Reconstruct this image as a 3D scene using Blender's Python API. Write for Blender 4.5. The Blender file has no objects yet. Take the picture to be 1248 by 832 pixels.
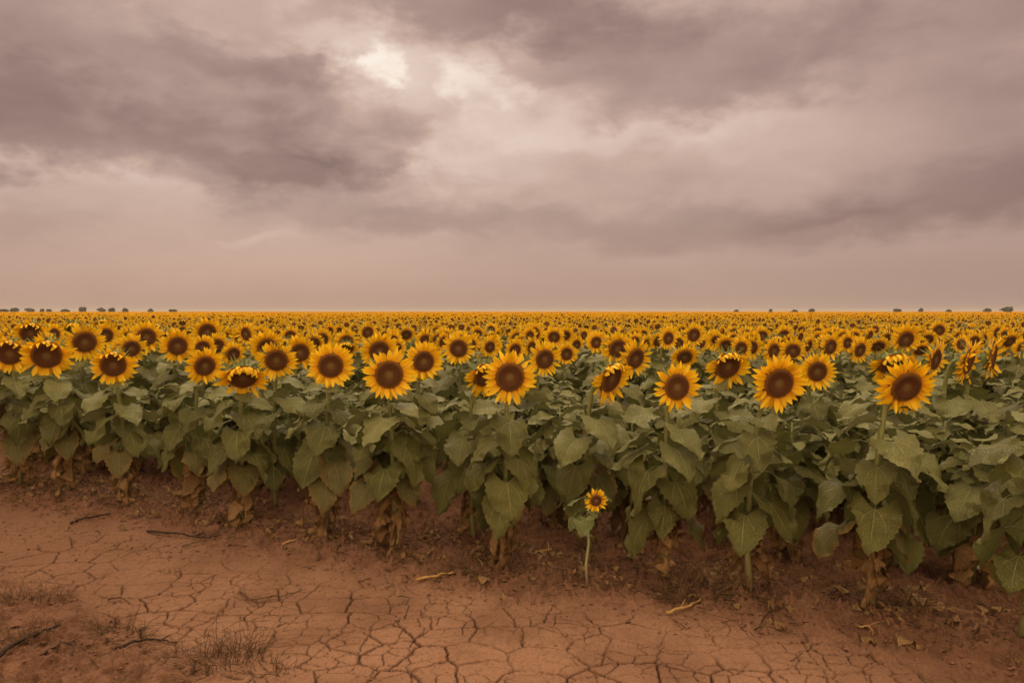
import bpy, math, random
import numpy as np
from mathutils import Vector, Matrix
R = math.radians
rng = np.random.default_rng(7)
random.seed(7)
sc = bpy.context.scene
C = sc.collection

# ------------------------------------------------------------------ camera
H, F, PITCH = 1.70, 900.0, math.atan(37/900)
cam = bpy.data.cameras.new('camera'); camo = bpy.data.objects.new('camera', cam); C.objects.link(camo)
camo.location = (0, 0, H); camo.rotation_euler = (math.pi/2-PITCH, 0, 0)
cam.lens = 36*F/1248; cam.sensor_width = 36; cam.clip_start = .05; cam.clip_end = 20000
sc.camera = camo
def at(px, py, d):
    """photo pixel at forward distance d -> place in the world"""
    u, v = (px-624)/F, (416-py)/F
    cp, sp = math.cos(PITCH), math.sin(PITCH)
    x, y, z = u, cp+v*sp, -sp+v*cp
    k = d/y
    return x*k, d, H+z*k
def on_ground(px, py):
    u, v = (px-624)/F, (416-py)/F
    cp, sp = math.cos(PITCH), math.sin(PITCH)
    y, z = cp+v*sp, -sp+v*cp
    k = -H/z
    return u*k, y*k

# ------------------------------------------------------------------ noise
def hash2(ix, iy, seed):
    n = (ix.astype(np.int64)*374761393 + iy.astype(np.int64)*668265263 + seed*1442695041) & 0xffffffff
    n = ((n ^ (n >> 13))*1274126177) & 0xffffffff
    n = (n ^ (n >> 16))
    n = (n*2246822519) & 0xffffffff
    n = n ^ (n >> 15)
    return (n & 0xffffff)/float(0xffffff)
def vnoise(x, y, seed=0):
    ix, iy = np.floor(x), np.floor(y)
    fx, fy = x-ix, y-iy
    fx = fx*fx*(3-2*fx); fy = fy*fy*(3-2*fy)
    a = hash2(ix, iy, seed); b = hash2(ix+1, iy, seed); c = hash2(ix, iy+1, seed); d = hash2(ix+1, iy+1, seed)
    return (a*(1-fx)+b*fx)*(1-fy)+(c*(1-fx)+d*fx)*fy
def fbm(x, y, seed=0, o=4):
    s = 0; a = .5; t = 0
    for i in range(o):
        s = s+a*vnoise(x, y, seed+i*17); t += a; a *= .5; x = x*2.03+1.7; y = y*2.03-3.1
    return s/t
def sstep(a, b, x):
    t = np.clip((x-a)/(b-a), 0, 1); return t*t*(3-2*t)
def voro(x, y, seed):
    """distance to the nearest Voronoi edge, cells of size 1"""
    ix, iy = np.floor(x), np.floor(y)
    best = np.full(x.shape, 9e9); bx = np.zeros(x.shape); by = np.zeros(x.shape)
    pts = []
    for i in range(-2, 3):
        for j in range(-2, 3):
            cx = ix+i; cy = iy+j
            px = cx+.12+.76*hash2(cx, cy, seed)-x; py = cy+.12+.76*hash2(cx, cy, seed+5)-y
            pts.append((px, py))
            d = px*px+py*py
            m = d < best
            best = np.where(m, d, best); bx = np.where(m, px, bx); by = np.where(m, py, by)
    e = np.full(x.shape, 9e9)
    for px, py in pts:
        dx, dy = px-bx, py-by
        l = np.sqrt(dx*dx+dy*dy)
        ok = l > 1e-5
        l = np.where(ok, l, 1)
        q = ((px+bx)*.5*dx+(py+by)*.5*dy)/l
        e = np.where(ok & (q < e), q, e)
    return e

# ------------------------------------------------------------------ mesh container
class M:
    def __init__(s, v=None, q=None, t=None, pc=None, mat=0):
        s.v = np.zeros((0, 3)) if v is None else np.asarray(v, float).reshape(-1, 3)
        s.q = np.zeros((0, 4), int) if q is None else np.asarray(q, int).reshape(-1, 4)
        s.t = np.zeros((0, 3), int) if t is None else np.asarray(t, int).reshape(-1, 3)
        s.pc = np.zeros((len(s.v), 3)) if pc is None else np.asarray(pc, float).reshape(-1, 3)
        s.qm = np.full(len(s.q), mat, int); s.tm = np.full(len(s.t), mat, int)
    def copy(s):
        m = M(s.v.copy(), s.q.copy(), s.t.copy(), s.pc.copy()); m.qm = s.qm.copy(); m.tm = s.tm.copy(); return m
    def setmat(s, k):
        s.qm[:] = k; s.tm[:] = k; return s
    def xf(s, mt):
        a = np.array(mt)
        m = s.copy(); m.v = m.v @ a[:3, :3].T + a[:3, 3]; return m
def join(ms):
    ms = [m for m in ms if len(m.v)]
    o = M(); off = 0; V = []; Q = []; T = []; P = []; QM = []; TM = []
    for m in ms:
        V.append(m.v); P.append(m.pc); Q.append(m.q+off); T.append(m.t+off); QM.append(m.qm); TM.append(m.tm); off += len(m.v)
    if ms:
        o.v = np.concatenate(V); o.pc = np.concatenate(P); o.q = np.concatenate(Q); o.t = np.concatenate(T)
        o.qm = np.concatenate(QM); o.tm = np.concatenate(TM)
    return o
def scatter(proto, A, T, jit=None):
    """many copies of proto: A (n,3,3) matrices, T (n,3) offsets, as one M"""
    n = len(A); k = len(proto.v)
    o = M()
    o.v = (np.einsum('nij,kj->nki', A, proto.v)+T[:, None, :]).reshape(-1, 3)
    pc = np.repeat(proto.pc[None], n, 0)
    if jit is not None: pc = pc.copy(); pc[:, :, 2] = pc[:, :, 2]*.3+jit[:, None]*.7
    o.pc = pc.reshape(-1, 3)
    off = (np.arange(n)*k)[:, None, None]
    o.q = (proto.q[None]+off).reshape(-1, 4); o.t = (proto.t[None]+off).reshape(-1, 3)
    o.qm = np.tile(proto.qm, n); o.tm = np.tile(proto.tm, n)
    return o
def make_mesh(name, m, mats, smooth=True):
    me = bpy.data.meshes.new(name)
    nv, nq, nt = len(m.v), len(m.q), len(m.t)
    me.vertices.add(nv); me.vertices.foreach_set('co', m.v.astype(np.float32).ravel())
    me.loops.add(nq*4+nt*3)
    me.loops.foreach_set('vertex_index', np.concatenate([m.q.ravel(), m.t.ravel()]).astype(np.int32))
    me.polygons.add(nq+nt)
    st = np.concatenate([np.arange(nq)*4, nq*4+np.arange(nt)*3]).astype(np.int32)
    me.polygons.foreach_set('loop_start', st)
    for mt in mats: me.materials.append(mt)
    me.polygons.foreach_set('material_index', np.concatenate([m.qm, m.tm]).astype(np.int32))
    me.polygons.foreach_set('use_smooth', np.full(nq+nt, smooth, bool))
    a = me.attributes.new('pc', 'FLOAT_VECTOR', 'POINT')
    a.data.foreach_set('vector', m.pc.astype(np.float32).ravel())
    me.update(calc_edges=True)
    return me
def obj(name, me, parent=None, loc=None, rot=None):
    o = bpy.data.objects.new(name, me); C.objects.link(o)
    if parent: o.parent = parent
    if loc is not None: o.location = loc
    if rot is not None: o.rotation_euler = rot
    return o
def tag(o, label=None, cat=None, group=None, kind=None):
    if label: o['label'] = label
    if cat: o['category'] = cat
    if group: o['group'] = group
    if kind: o['kind'] = kind
    return o

# ------------------------------------------------------------------ materials
class N:
    def __init__(s, nt): s.nt = nt; s.L = nt.links
    def node(s, t, **k):
        n = s.nt.nodes.new(t)
        for a, b in k.items(): setattr(n, a, b)
        return n
    def put(s, sock, v):
        if isinstance(v, bpy.types.NodeSocket): s.L.new(v, sock)
        elif v is not None: sock.default_value = v
    def m(s, op, a, b=None, c=None, clamp=False):
        n = s.node('ShaderNodeMath', operation=op, use_clamp=clamp)
        s.put(n.inputs[0], a)
        if b is not None: s.put(n.inputs[1], b)
        if c is not None: s.put(n.inputs[2], c)
        return n.outputs[0]
    def ss(s, x, a, b, lo=0., hi=1.):
        n = s.node('ShaderNodeMapRange', interpolation_type='SMOOTHSTEP')
        s.put(n.inputs[0], x); s.put(n.inputs[1], a); s.put(n.inputs[2], b); s.put(n.inputs[3], lo); s.put(n.inputs[4], hi)
        return n.outputs[0]
    def mix(s, f, a, b, mode='MIX'):
        n = s.node('ShaderNodeMix', data_type='RGBA', blend_type=mode)
        s.put(n.inputs[0], f)
        s.put(n.inputs[6], a if isinstance(a, bpy.types.NodeSocket) else (*a, 1)); s.put(n.inputs[7], b if isinstance(b, bpy.types.NodeSocket) else (*b, 1))
        return n.outputs[2]
    def noise(s, vec, scale, detail=3, rough=.5, dist=0):
        n = s.node('ShaderNodeTexNoise'); s.put(n.inputs['Vector'], vec)
        n.inputs['Scale'].default_value = scale; n.inputs['Detail'].default_value = detail
        n.inputs['Roughness'].default_value = rough; n.inputs['Distortion'].default_value = dist
        return n.outputs[0]
    def attr(s, name='pc'):
        n = s.node('ShaderNodeAttribute', attribute_name=name)
        x = s.node('ShaderNodeSeparateXYZ'); s.L.new(n.outputs['Vector'], x.inputs[0])
        return x.outputs[0], x.outputs[1], x.outputs[2]
    def bump(s, h, strength, dist):
        n = s.node('ShaderNodeBump'); s.put(n.inputs['Height'], h)
        n.inputs['Strength'].default_value = strength; n.inputs['Distance'].default_value = dist
        return n.outputs[0]
def material(name):
    mt = bpy.data.materials.new(name); mt.use_nodes = True
    nt = mt.node_tree; nt.nodes.clear(); return mt, N(nt)
def finish(n, col, rough=.7, spec=.3, normal=None, trans=0, tcol=None, sheen=0):
    p = n.node('ShaderNodeBsdfPrincipled'); n.put(p.inputs['Base Color'], col if isinstance(col, bpy.types.NodeSocket) else (*col, 1))
    n.put(p.inputs['Roughness'], rough); n.put(p.inputs['Specular IOR Level'], spec)
    if sheen: p.inputs['Sheen Weight'].default_value = sheen; p.inputs['Sheen Roughness'].default_value = .5
    if normal is not None: n.put(p.inputs['Normal'], normal)
    out = n.node('ShaderNodeOutputMaterial')
    if trans:
        t = n.node('ShaderNodeBsdfTranslucent'); n.put(t.inputs[0], tcol if tcol is not None else col)
        x = n.node('ShaderNodeMixShader'); x.inputs[0].default_value = trans
        n.L.new(p.outputs[0], x.inputs[1]); n.L.new(t.outputs[0], x.inputs[2]); n.L.new(x.outputs[0], out.inputs[0])
    else: n.L.new(p.outputs[0], out.inputs[0])

def leaf_mat(name, c1, c2, vein, tip, tipamt, trans, petiole=(.20, .22, .075), under=None):
    mt, n = material(name)
    u, v, w = n.attr()
    au = n.m('ABSOLUTE', u)
    tc = n.node('ShaderNodeNewGeometry').outputs['Position']
    oi = n.node('ShaderNodeObjectInfo').outputs['Random']
    nz = n.noise(tc, 9, 4, .6)
    f = n.m('ADD', n.m('MULTIPLY', n.ss(nz, .3, .7), .5), n.m('MULTIPLY', oi, .5))
    col = n.mix(f, c1, c2)
    spots = n.ss(n.noise(tc, 60, 3, .6), .62, .74)
    col = n.mix(n.m('MULTIPLY', spots, .35), col, tip)
    # dry margin, wandering along the edge
    edge = n.ss(n.m('ADD', n.m('MAXIMUM', au, v), n.m('MULTIPLY', n.m('SUBTRACT', n.noise(tc, 14, 3, .6), .5), .5)), 1.02-tipamt*.5, 1.12-tipamt*.3)
    col = n.mix(n.m('MULTIPLY', edge, .85), col, tip)
    # veins: midrib, two basal ribs, side ribs
    side = n.m('SUBTRACT', v, n.m('MULTIPLY', au, .42))
    fr = n.m('ABSOLUTE', n.m('SUBTRACT', n.m('FRACT', n.m('MULTIPLY', side, 5.5)), .5))
    vs = n.m('MULTIPLY', n.ss(fr, .085, .0), n.ss(au, .98, .5))
    mid = n.ss(au, .055, .014)
    rib = n.m('MULTIPLY', n.ss(n.m('ABSOLUTE', n.m('SUBTRACT', au, n.m('MULTIPLY', n.m('POWER', n.m('MAXIMUM', v, .0001), .8), 1.15))), .050, .012), n.ss(v, .62, .30))
    mid = n.m('MAXIMUM', mid, n.m('MULTIPLY', rib, .8))
    vv = n.m('MAXIMUM', mid, n.m('MULTIPLY', vs, .42))
    fine = n.node('ShaderNodeTexVoronoi', feature='DISTANCE_TO_EDGE'); n.put(fine.inputs['Vector'], tc); fine.inputs['Scale'].default_value = 75
    fv = n.ss(fine.outputs['Distance'], .14, .0)
    col = n.mix(n.m('MULTIPLY', n.m('MAXIMUM', vv, n.m('MULTIPLY', fv, .22)), n.m('ADD', .25, n.m('MULTIPLY', nz, .6))), col, vein)
    col = n.mix(n.ss(w, .9, .99), col, petiole)
    bk = n.node('ShaderNodeNewGeometry').outputs['Backfacing']
    if under: col = n.mix(n.m('MULTIPLY', bk, .75), col, under)
    h = n.m('ADD', n.m('MULTIPLY', vv, -1.0), n.m('ADD', n.m('MULTIPLY', fv, -.5), n.m('MULTIPLY', nz, 1.2)))
    finish(n, col, .52, .36, n.bump(h, .9, .009), trans, n.mix(.5, col, (.16, .17, .02)), .0)
    return mt
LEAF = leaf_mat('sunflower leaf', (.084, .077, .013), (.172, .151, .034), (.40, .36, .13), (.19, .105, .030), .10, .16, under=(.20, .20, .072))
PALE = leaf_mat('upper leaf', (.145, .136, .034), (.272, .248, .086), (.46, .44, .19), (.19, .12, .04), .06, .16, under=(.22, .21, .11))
YELL = leaf_mat('fading leaf', (.120, .105, .026), (.190, .140, .040), (.32, .26, .10), (.27, .135, .036), .50, .18, petiole=(.24, .19, .07))
DRY = leaf_mat('withered leaf', (.19, .090, .028), (.42, .22, .080), (.46, .28, .12), (.13, .060, .02), .3, .14, petiole=(.22, .13, .05))
FRESH = leaf_mat('young leaf', (.15, .165, .045), (.21, .22, .07), (.34, .33, .15), (.20, .15, .05), .05, .22)

def stem_mat(name, c1, c2, c3):
    mt, n = material(name)
    u, v, w = n.attr()
    tc = n.node('ShaderNodeNewGeometry').outputs['Position']
    mp = n.node('ShaderNodeMapping'); n.put(mp.inputs[0], tc); mp.inputs['Scale'].default_value = (1, 1, .12)
    nz = n.noise(mp.outputs[0], 130, 4, .6)
    col = n.mix(n.ss(nz, .3, .7), c1, c2)
    col = n.mix(n.m('MULTIPLY', n.ss(n.m('ADD', v, n.m('MULTIPLY', nz, .18)), .42, .12), .8), col, c3)
    finish(n, col, .6, .35, n.bump(nz, .5, .003))
    return mt
STEM = stem_mat('sunflower stem', (.155, .155, .042), (.27, .25, .080), (.19, .14, .055))
SEED = stem_mat('small stem', (.24, .25, .10), (.33, .29, .15), (.30, .18, .11))

def green_mat():
    mt, n = material('bract green')
    tc = n.node('ShaderNodeNewGeometry').outputs['Position']
    nz = n.noise(tc, 60, 3, .6)
    finish(n, n.mix(n.ss(nz, .3, .7), (.13, .17, .045), (.24, .27, .10)), .6, .3, n.bump(nz, .4, .003), .12)
    return mt
GREEN = green_mat()
def petal_mat():
    mt, n = material('ray petal')
    u, v, w = n.attr()
    tc = n.node('ShaderNodeNewGeometry').outputs['Position']
    col = n.mix(n.ss(v, .0, .55), (.88, .36, .005), (.96, .57, .009))
    col = n.mix(n.m('MULTIPLY', n.ss(v, .5, 1.), .45), col, (.98, .68, .016))
    col = n.mix(n.ss(n.m('ADD', w, n.m('MULTIPLY', n.noise(tc, 25, 2), .3)), .55, 1.15, 0., .42), col, (.72, .34, .008))
    st = n.m('ABSOLUTE', n.m('SUBTRACT', n.m('FRACT', n.m('MULTIPLY', n.m('ADD', u, 1), 2.5)), .5))
    col = n.mix(n.ss(st, .12, .0, 0., .25), col, (.60, .27, .006))
    finish(n, col, .55, .25, n.bump(st, .35, .002), .20, n.mix(.5, col, (.85, .42, .004)))
    return mt
PETAL = petal_mat()
def disc_mat():
    mt, n = material('seed disc')
    u, v, w = n.attr()
    tc = n.node('ShaderNodeNewGeometry').outputs['Position']
    nz = n.noise(tc, 220, 3, .7)
    c = n.mix(n.ss(u, .95, .70), (.26, .115, .022), (.110, .040, .014))
    c = n.mix(n.ss(u, .58, .42), c, (.120, .042, .015))
    c = n.mix(n.ss(u, .40, .12), c, (.185, .110, .036))
    c = n.mix(n.m('MULTIPLY', n.ss(nz, .45, .75), .45), c, (.20, .075, .022))
    c = n.mix(n.m('MULTIPLY', n.ss(w, .3, 1.0), .35), c, (.24, .11, .03))
    finish(n, c, .85, .15, n.bump(nz, .8, .004))
    return mt
DISC = disc_mat()
def plain(name, c1, c2, scale, rough=.9, bump=.6, bd=.004, spec=.2):
    mt, n = material(name)
    tc = n.node('ShaderNodeNewGeometry').outputs['Position']
    nz = n.noise(tc, scale, 5, .65)
    finish(n, n.mix(n.ss(nz, .3, .7), c1, c2), rough, spec, n.bump(nz, bump, bd))
    return mt
TWIG_DARK = plain('dark dead twig', (.022, .012, .008), (.07, .038, .022), 60)
TWIG_BROWN = plain('brown dead twig', (.10, .050, .025), (.19, .10, .050), 60)
TWIG_STRAW = plain('straw stalk', (.30, .15, .050), (.45, .25, .09), 50)
BLADE = plain('dead grass', (.055, .028, .015), (.20, .105, .052), 25)
CLOD = plain('soil clod', (.105, .045, .026), (.215, .098, .055), 40)
LITTER = plain('leaf litter', (.045, .022, .012), (.19, .095, .045), 30)
BARK = plain('tree bark', (.06, .045, .035), (.12, .09, .07), 3)
CROWN = plain('tree crown', (.045, .050, .032), (.095, .098, .062), 1.2)

# ------------------------------------------------------------------ front edge of the crop
BASES = [(25, 598), (84, 605), (160, 615), (243, 622), (299, 645), (398, 660), (481, 678), (612, 695), (806, 712), (914, 730), (1062, 752), (1245, 792)]
BW = np.array([on_ground(*b) for b in BASES])
fx = np.concatenate([[-60, -6.5], BW[:, 0], [3.3, 40]]); fy = np.concatenate([[30, 7.9], BW[:, 1], [3.35, -13.0]])
def front_y(x): return np.interp(x, fx, fy)

# ------------------------------------------------------------------ ground
def relief(x, y):
    rd = front_y(x)-y
    near = sstep(9, 6.5, y)*sstep(8, 5, np.abs(x))
    row = np.exp(-((rd+.05)/.38)**2)
    line = ((x+3.3)*(3.38-4.77)-(y-4.77)*(-1.1+3.3))
    line = line/math.hypot(1.39, 2.2)
    bank = sstep(-.1, .45, line+.35*(fbm(x*1.6, y*1.6, 31)-.5))*sstep(1, -0.4, x)
    z = .045*row*(.6+.8*fbm(x*1.3, y*1.3, 3)) + .07*bank*(.4+fbm(x*2, y*2, 4)) + .035*(fbm(x*.8, y*.8, 9)-.5)*near
    return z, rd, bank, near
def gz(x, y):
    return float(relief(np.array([float(x)]), np.array([float(y)]))[0][0])
def grow(a, end, step, k):
    o = []; v = a
    while v < end:
        step *= k; v += step; o.append(v)
    return o
xs = np.array([-t for t in grow(5.5, 4000, .0052, 1.16)][::-1]+list(np.arange(-5.5, 3.65, .0052))+grow(3.65, 4000, .0052, 1.16))
ys = np.array([-t for t in grow(-3.1, 60, .008, 1.18)][::-1]+list(np.arange(3.1, 5.9, .0066))+grow(5.9, 4200, .0066, 1.024))
X, Y = np.meshgrid(xs, ys)
z, rd, bank, near = relief(X, Y)
fine = (X > -7) & (X < 5) & (Y > 2.6) & (Y < 9)
xx, yy = X[fine], Y[fine]
rdf, bkf = rd[fine], bank[fine]
wx = xx+.055*(fbm(xx*6, yy*6, 41)-.5)+.018*(fbm(xx*26, yy*26, 43, 3)-.5); wy = yy+.055*(fbm(xx*6, yy*6, 42)-.5)+.018*(fbm(xx*26, yy*26, 44, 3)-.5)
eA = voro(wx/.24, wy/.215, 101)*.225
eB = voro(wx/.125, wy/.105, 202)*.113
amt = sstep(.25, .95, rdf+.5*(fbm(xx*1.7, yy*1.7, 51)-.5))*(1-.92*bkf)*(1-.75*sstep(1.3, 2.6, xx))*sstep(6.4, 5.6, yy)
amt = amt*(.62+.38*sstep(4.7, 3.7, yy))*(1-.5*sstep(-1.2, -3.2, xx))
selA = sstep(.30, .62, fbm(xx*1.9, yy*1.9, 61, 3)); selB = sstep(.36, .60, fbm(xx*3.1, yy*3.1, 62, 3))
wA = .0032+.0052*selA*fbm(xx*7, yy*7, 63, 2)*1.5
wB = .0026+.0016*selB
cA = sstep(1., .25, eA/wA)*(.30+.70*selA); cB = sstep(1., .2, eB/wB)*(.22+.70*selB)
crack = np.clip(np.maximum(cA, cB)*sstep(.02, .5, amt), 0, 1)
dome = (np.minimum(eA, .06)/.06)**.7*.006+.004*np.exp(-((eA-.016)/.010)**2)*fbm(xx*4, yy*4, 66, 2)*1.6+(np.minimum(eB, .03)/.03)*.0028
rough = np.clip(.55*sstep(1.2, 2.6, xx+.8*(fbm(xx*1.4, yy*1.4, 73)-.5))+sstep(.75, .1, rdf+.35*(fbm(xx*2.3, yy*2.3, 71)-.5))*sstep(-1.2, 0, rdf)+bkf*.9+sstep(-.1, -.4, rdf), 0, 1)  # right-hand term also darkens the soil, partly vignette painted into its tone
lump = fbm(xx*9, yy*9, 81, 5)-.5
lump2 = np.maximum(0, fbm(xx*30, yy*30, 82, 3)-.52)
zz = z[fine]-.026*np.maximum(cA*sstep(.02, .5, amt), 0)-.010*cB*sstep(.02, .5, amt)+dome*amt*1.3+(.010+.060*rough)*lump+(.022+.110*rough)*lump2
z[fine] = zz+.0025*(fbm(xx*60, yy*60, 83, 2)-.5)
gc = np.zeros(X.shape); gr = np.ones(X.shape)*.9; gw = np.zeros(X.shape)
gc[fine] = crack; gr[fine] = rough*(.65+.7*fbm(xx*3, yy*3, 91)); gw[fine] = np.clip(.80*sstep(-0.9, -3.0, xx+.6*(fbm(xx*.9, yy*.9, 77)-.5))+.6*sstep(1.0, 2.2, xx+.8*(fbm(xx, yy, 78)-.5))+.35*(fbm(xx*2.5, yy*2.5, 79)-.5), 0, 1)  # gw dulls the crust left and right, with vignette painted in
z[Y > 12] = 0
gm = M(np.stack([X, Y, z], -1).reshape(-1, 3))
ny, nx = X.shape
i0 = (np.arange(ny-1)[:, None]*nx+np.arange(nx-1)[None, :]).ravel()
gm.q = np.stack([i0, i0+1, i0+1+nx, i0+nx], -1); gm.qm = np.zeros(len(gm.q), int)
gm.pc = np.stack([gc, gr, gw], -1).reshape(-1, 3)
def ground_mat():
    mt, n = material('red earth')
    cr, ro, lw = n.attr()
    tc = n.node('ShaderNodeNewGeometry').outputs['Position']
    big = n.noise(tc, 1.1, 5, .6); mid = n.noise(tc, 7, 5, .65); sm = n.noise(tc, 70, 4, .7); tiny = n.noise(tc, 300, 2, .6)
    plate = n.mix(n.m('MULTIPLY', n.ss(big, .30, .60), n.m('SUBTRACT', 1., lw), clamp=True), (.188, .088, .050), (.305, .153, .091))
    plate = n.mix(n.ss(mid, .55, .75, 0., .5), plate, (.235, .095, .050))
    soil = n.mix(n.ss(mid, .3, .7), (.125, .052, .029), (.205, .092, .050))  # darker loose soil; the corner falloff of light is painted in too
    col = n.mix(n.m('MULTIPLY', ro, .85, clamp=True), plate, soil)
    col = n.mix(n.ss(sm, .50, .68, 0., .62), col, (.12, .050, .029))
    col = n.mix(n.ss(tiny, .62, .72, 0., .55), col, (.42, .25, .16))
    col = n.mix(n.m('MULTIPLY', cr, .96, clamp=True), col, (.030, .012, .008))  # crack floor: darker deep soil plus crack shade painted into the colour
    h = n.m('ADD', n.m('MULTIPLY', sm, .8), n.m('MULTIPLY', tiny, .25))
    h = n.m('ADD', h, n.m('MULTIPLY', mid, 1.2))
    finish(n, col, .95, .15, n.bump(h, 1., .014))
    return mt
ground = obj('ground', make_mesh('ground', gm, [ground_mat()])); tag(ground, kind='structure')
del gm, X, Y, z, xx, yy, eA, eB, wx, wy

# ------------------------------------------------------------------ leaves
def tube(path, rad, seg=6, pcv=None, cap=True):
    path = [Vector(p) for p in path]; n = len(path)
    V = []; P = []
    up = Vector((0.31, .95, .1))
    for i, p in enumerate(path):
        d = (path[min(i+1, n-1)]-path[max(i-1, 0)]).normalized()
        a = d.cross(up)
        if a.length < .1: a = d.cross(Vector((1, 0, 0)))
        a.normalize(); b = d.cross(a)
        r = rad(i/(n-1)) if callable(rad) else rad
        for k in range(seg):
            t = 2*math.pi*k/seg
            V.append(p+a*math.cos(t)*r+b*math.sin(t)*r); P.append((k/seg, i/(n-1), 0) if pcv is None else pcv)
    Q = [(i*seg+k, i*seg+(k+1) % seg, (i+1)*seg+(k+1) % seg, (i+1)*seg+k) for i in range(n-1) for k in range(seg)]
    T = []
    if cap:
        V += [path[0], path[-1]]; P += [P[0], P[-1]]
        c0, c1 = len(V)-2, len(V)-1
        for k in range(seg):
            T.append((c0, (k+1) % seg, k)); T.append((c1, (n-1)*seg+k, (n-1)*seg+(k+1) % seg))
    return M(V, Q, T, P)
def make_leaf(kind, L, rs, nu=4, nv=9, petiole=True):
    """kind: upper, mid, low, dry.  Petiole starts at the origin and leaves along +X."""
    r = random.Random(rs); U = r.uniform
    if kind == 'upper': pl, a0, a1, a2, wf, fold, rip, lobe = U(.06, .12), R(U(25, 48)), R(U(-12, 14)), R(U(-55, -18)), U(.33, .43), U(.18, .42), .035, .06
    elif kind == 'mid': pl, a0, a1, a2, wf, fold, rip, lobe = U(.10, .17), R(U(30, 52)), R(U(-38, -6)), R(U(-68, -40)), U(.45, .53), U(.10, .50), .055, .17
    elif kind == 'low': pl, a0, a1, a2, wf, fold, rip, lobe = U(.11, .17), R(U(15, 40)), R(U(-62, -25)), R(U(-94, -62)), U(.50, .58), U(.0, .42), .06, .21
    else: pl, a0, a1, a2, wf, fold, rip, lobe = U(.06, .15), R(U(-30, 25)), R(U(-88, -70)), R(U(-110, -85)), U(.16, .30), U(.8, 2.2), .22, .10
    # petiole path
    p = Vector((0, 0, 0)); pth = [p.copy()]
    k = 4
    for i in range(k):
        t = (i+.5)/k; a = a0*(1-t*t)+a1*t*t
        p = p+Vector((math.cos(a), 0, math.sin(a)))*pl/k; pth.append(p.copy())
    out = []
    if petiole: out.append(tube(pth, lambda t: .0048-.0018*t, 4, (0, 0, 1), False))
    # midrib
    twist = U(-.75, .75) if kind != 'dry' else U(-1.4, 1.4)
    bend = U(-.4, .4)
    nn = 24; pos = [p.copy()]; tan = []
    q = p.copy()
    for i in range(nn):
        t = (i+.5)/nn; a = a1+(a2-a1)*(t**.8); b = bend*t
        d = Vector((math.cos(a)*math.cos(b), math.sin(b)*math.cos(a), math.sin(a))).normalized(); tan.append(d)
        q = q+d*L/nn; pos.append(q.copy())
    def mid(t):
        if t < 0: return pos[0]+tan[0]*(t*L), tan[0]
        f = min(t, .9999)*nn; i = int(f); return pos[i].lerp(pos[i+1], f-i), tan[min(i, nn-1)]
    V = []; P = []
    ph = U(0, 6); ph2 = U(0, 6); rr = r.random()
    for j in range(nv+1):
        t = j/nv
        w = wf*L*((t+.06)**.42*(1-t)**1.08)/.485 if t < 1 else 0
        for i in range(-nu, nu+1):
            s = i/nu; aS = abs(s)
            ser = 1
            if aS == 1 and 0 < j < nv: ser = 1+(.06 if j % 2 else -.06)+r.uniform(-.045, .045)
            te = t-lobe*(aS**1.6)*(1-t)**2.5*(1.9 if j == 0 else 1.5)+.10*aS*aS*t*(1-t)
            c, d = mid(te)
            side = Vector((-d.y, d.x, 0))
            if side.length < .05: side = Vector((0, 1, 0))
            side = Vector((0, 1, 0)).lerp(side.normalized(), .3).normalized()
            nrm = d.cross(side).normalized()*-1
            if kind != 'dry' and nrm.z < 0 and abs(nrm.z) > abs(nrm.x): nrm = -nrm
            tw = twist*(t+.2)
            sd = side*math.cos(tw)+nrm*math.sin(tw); nm = nrm*math.cos(tw)-side*math.sin(tw)
            hgt = fold*aS*w*.8 - (.25*aS*aS*w if kind in('mid', 'low') else 0)
            hgt += rip*L*math.sin(t*9+ph+s*2)*aS**1.5+rip*L*.5*math.sin(t*19+ph2-s*3)*aS**2
            hgt += .014*L*math.cos((t-.42*aS)*4.5*2*math.pi)*min(1, aS*3)
            cf = math.cos(min(abs(fold), 1.3)*.6)
            V.append(c+sd*(s*w*ser*cf)+nm*hgt); P.append((s, t, rr*.8))
    W = 2*nu+1
    Q = [(j*W+i, (j+1)*W+i, (j+1)*W+i+1, j*W+i+1) for j in range(nv) for i in range(2*nu)]
    out.append(M(V, Q, None, P))
    return join(out)
LK = {'upper': .235, 'mid': .27, 'low': .26, 'dry': .21}
leafM = {}; leafMesh = {}; leafLo = {}; leafLo2 = {}
NVAR = {'upper': 6, 'mid': 9, 'low': 10, 'dry': 9}
for k in LK:
    for i in range(NVAR[k]):
        L = LK[k]
        leafM[k, i] = make_leaf(k, L, 1000+hash2(np.array([i]), np.array([len(k)]), 3)[0], 5, 18)
        seed = 1000+hash2(np.array([i]), np.array([len(k)]), 3)[0]
        leafLo[k, i] = make_leaf(k, L, seed, 2, 6)
        leafLo2[k, i] = make_leaf(k, L, seed, 1, 3, False)
        for mn, mt in (('green', LEAF), ('fading', YELL), ('withered', DRY)):
            if (k == 'dry') != (mn == 'withered') and not (k == 'low' and mn == 'withered'): continue
            if k in ('upper', 'mid') and mn == 'fading': continue
            leafMesh[k, i, mn] = make_mesh('leaf', leafM[k, i], [PALE if k == 'upper' or (k == 'mid' and i % 2) else mt])

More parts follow.
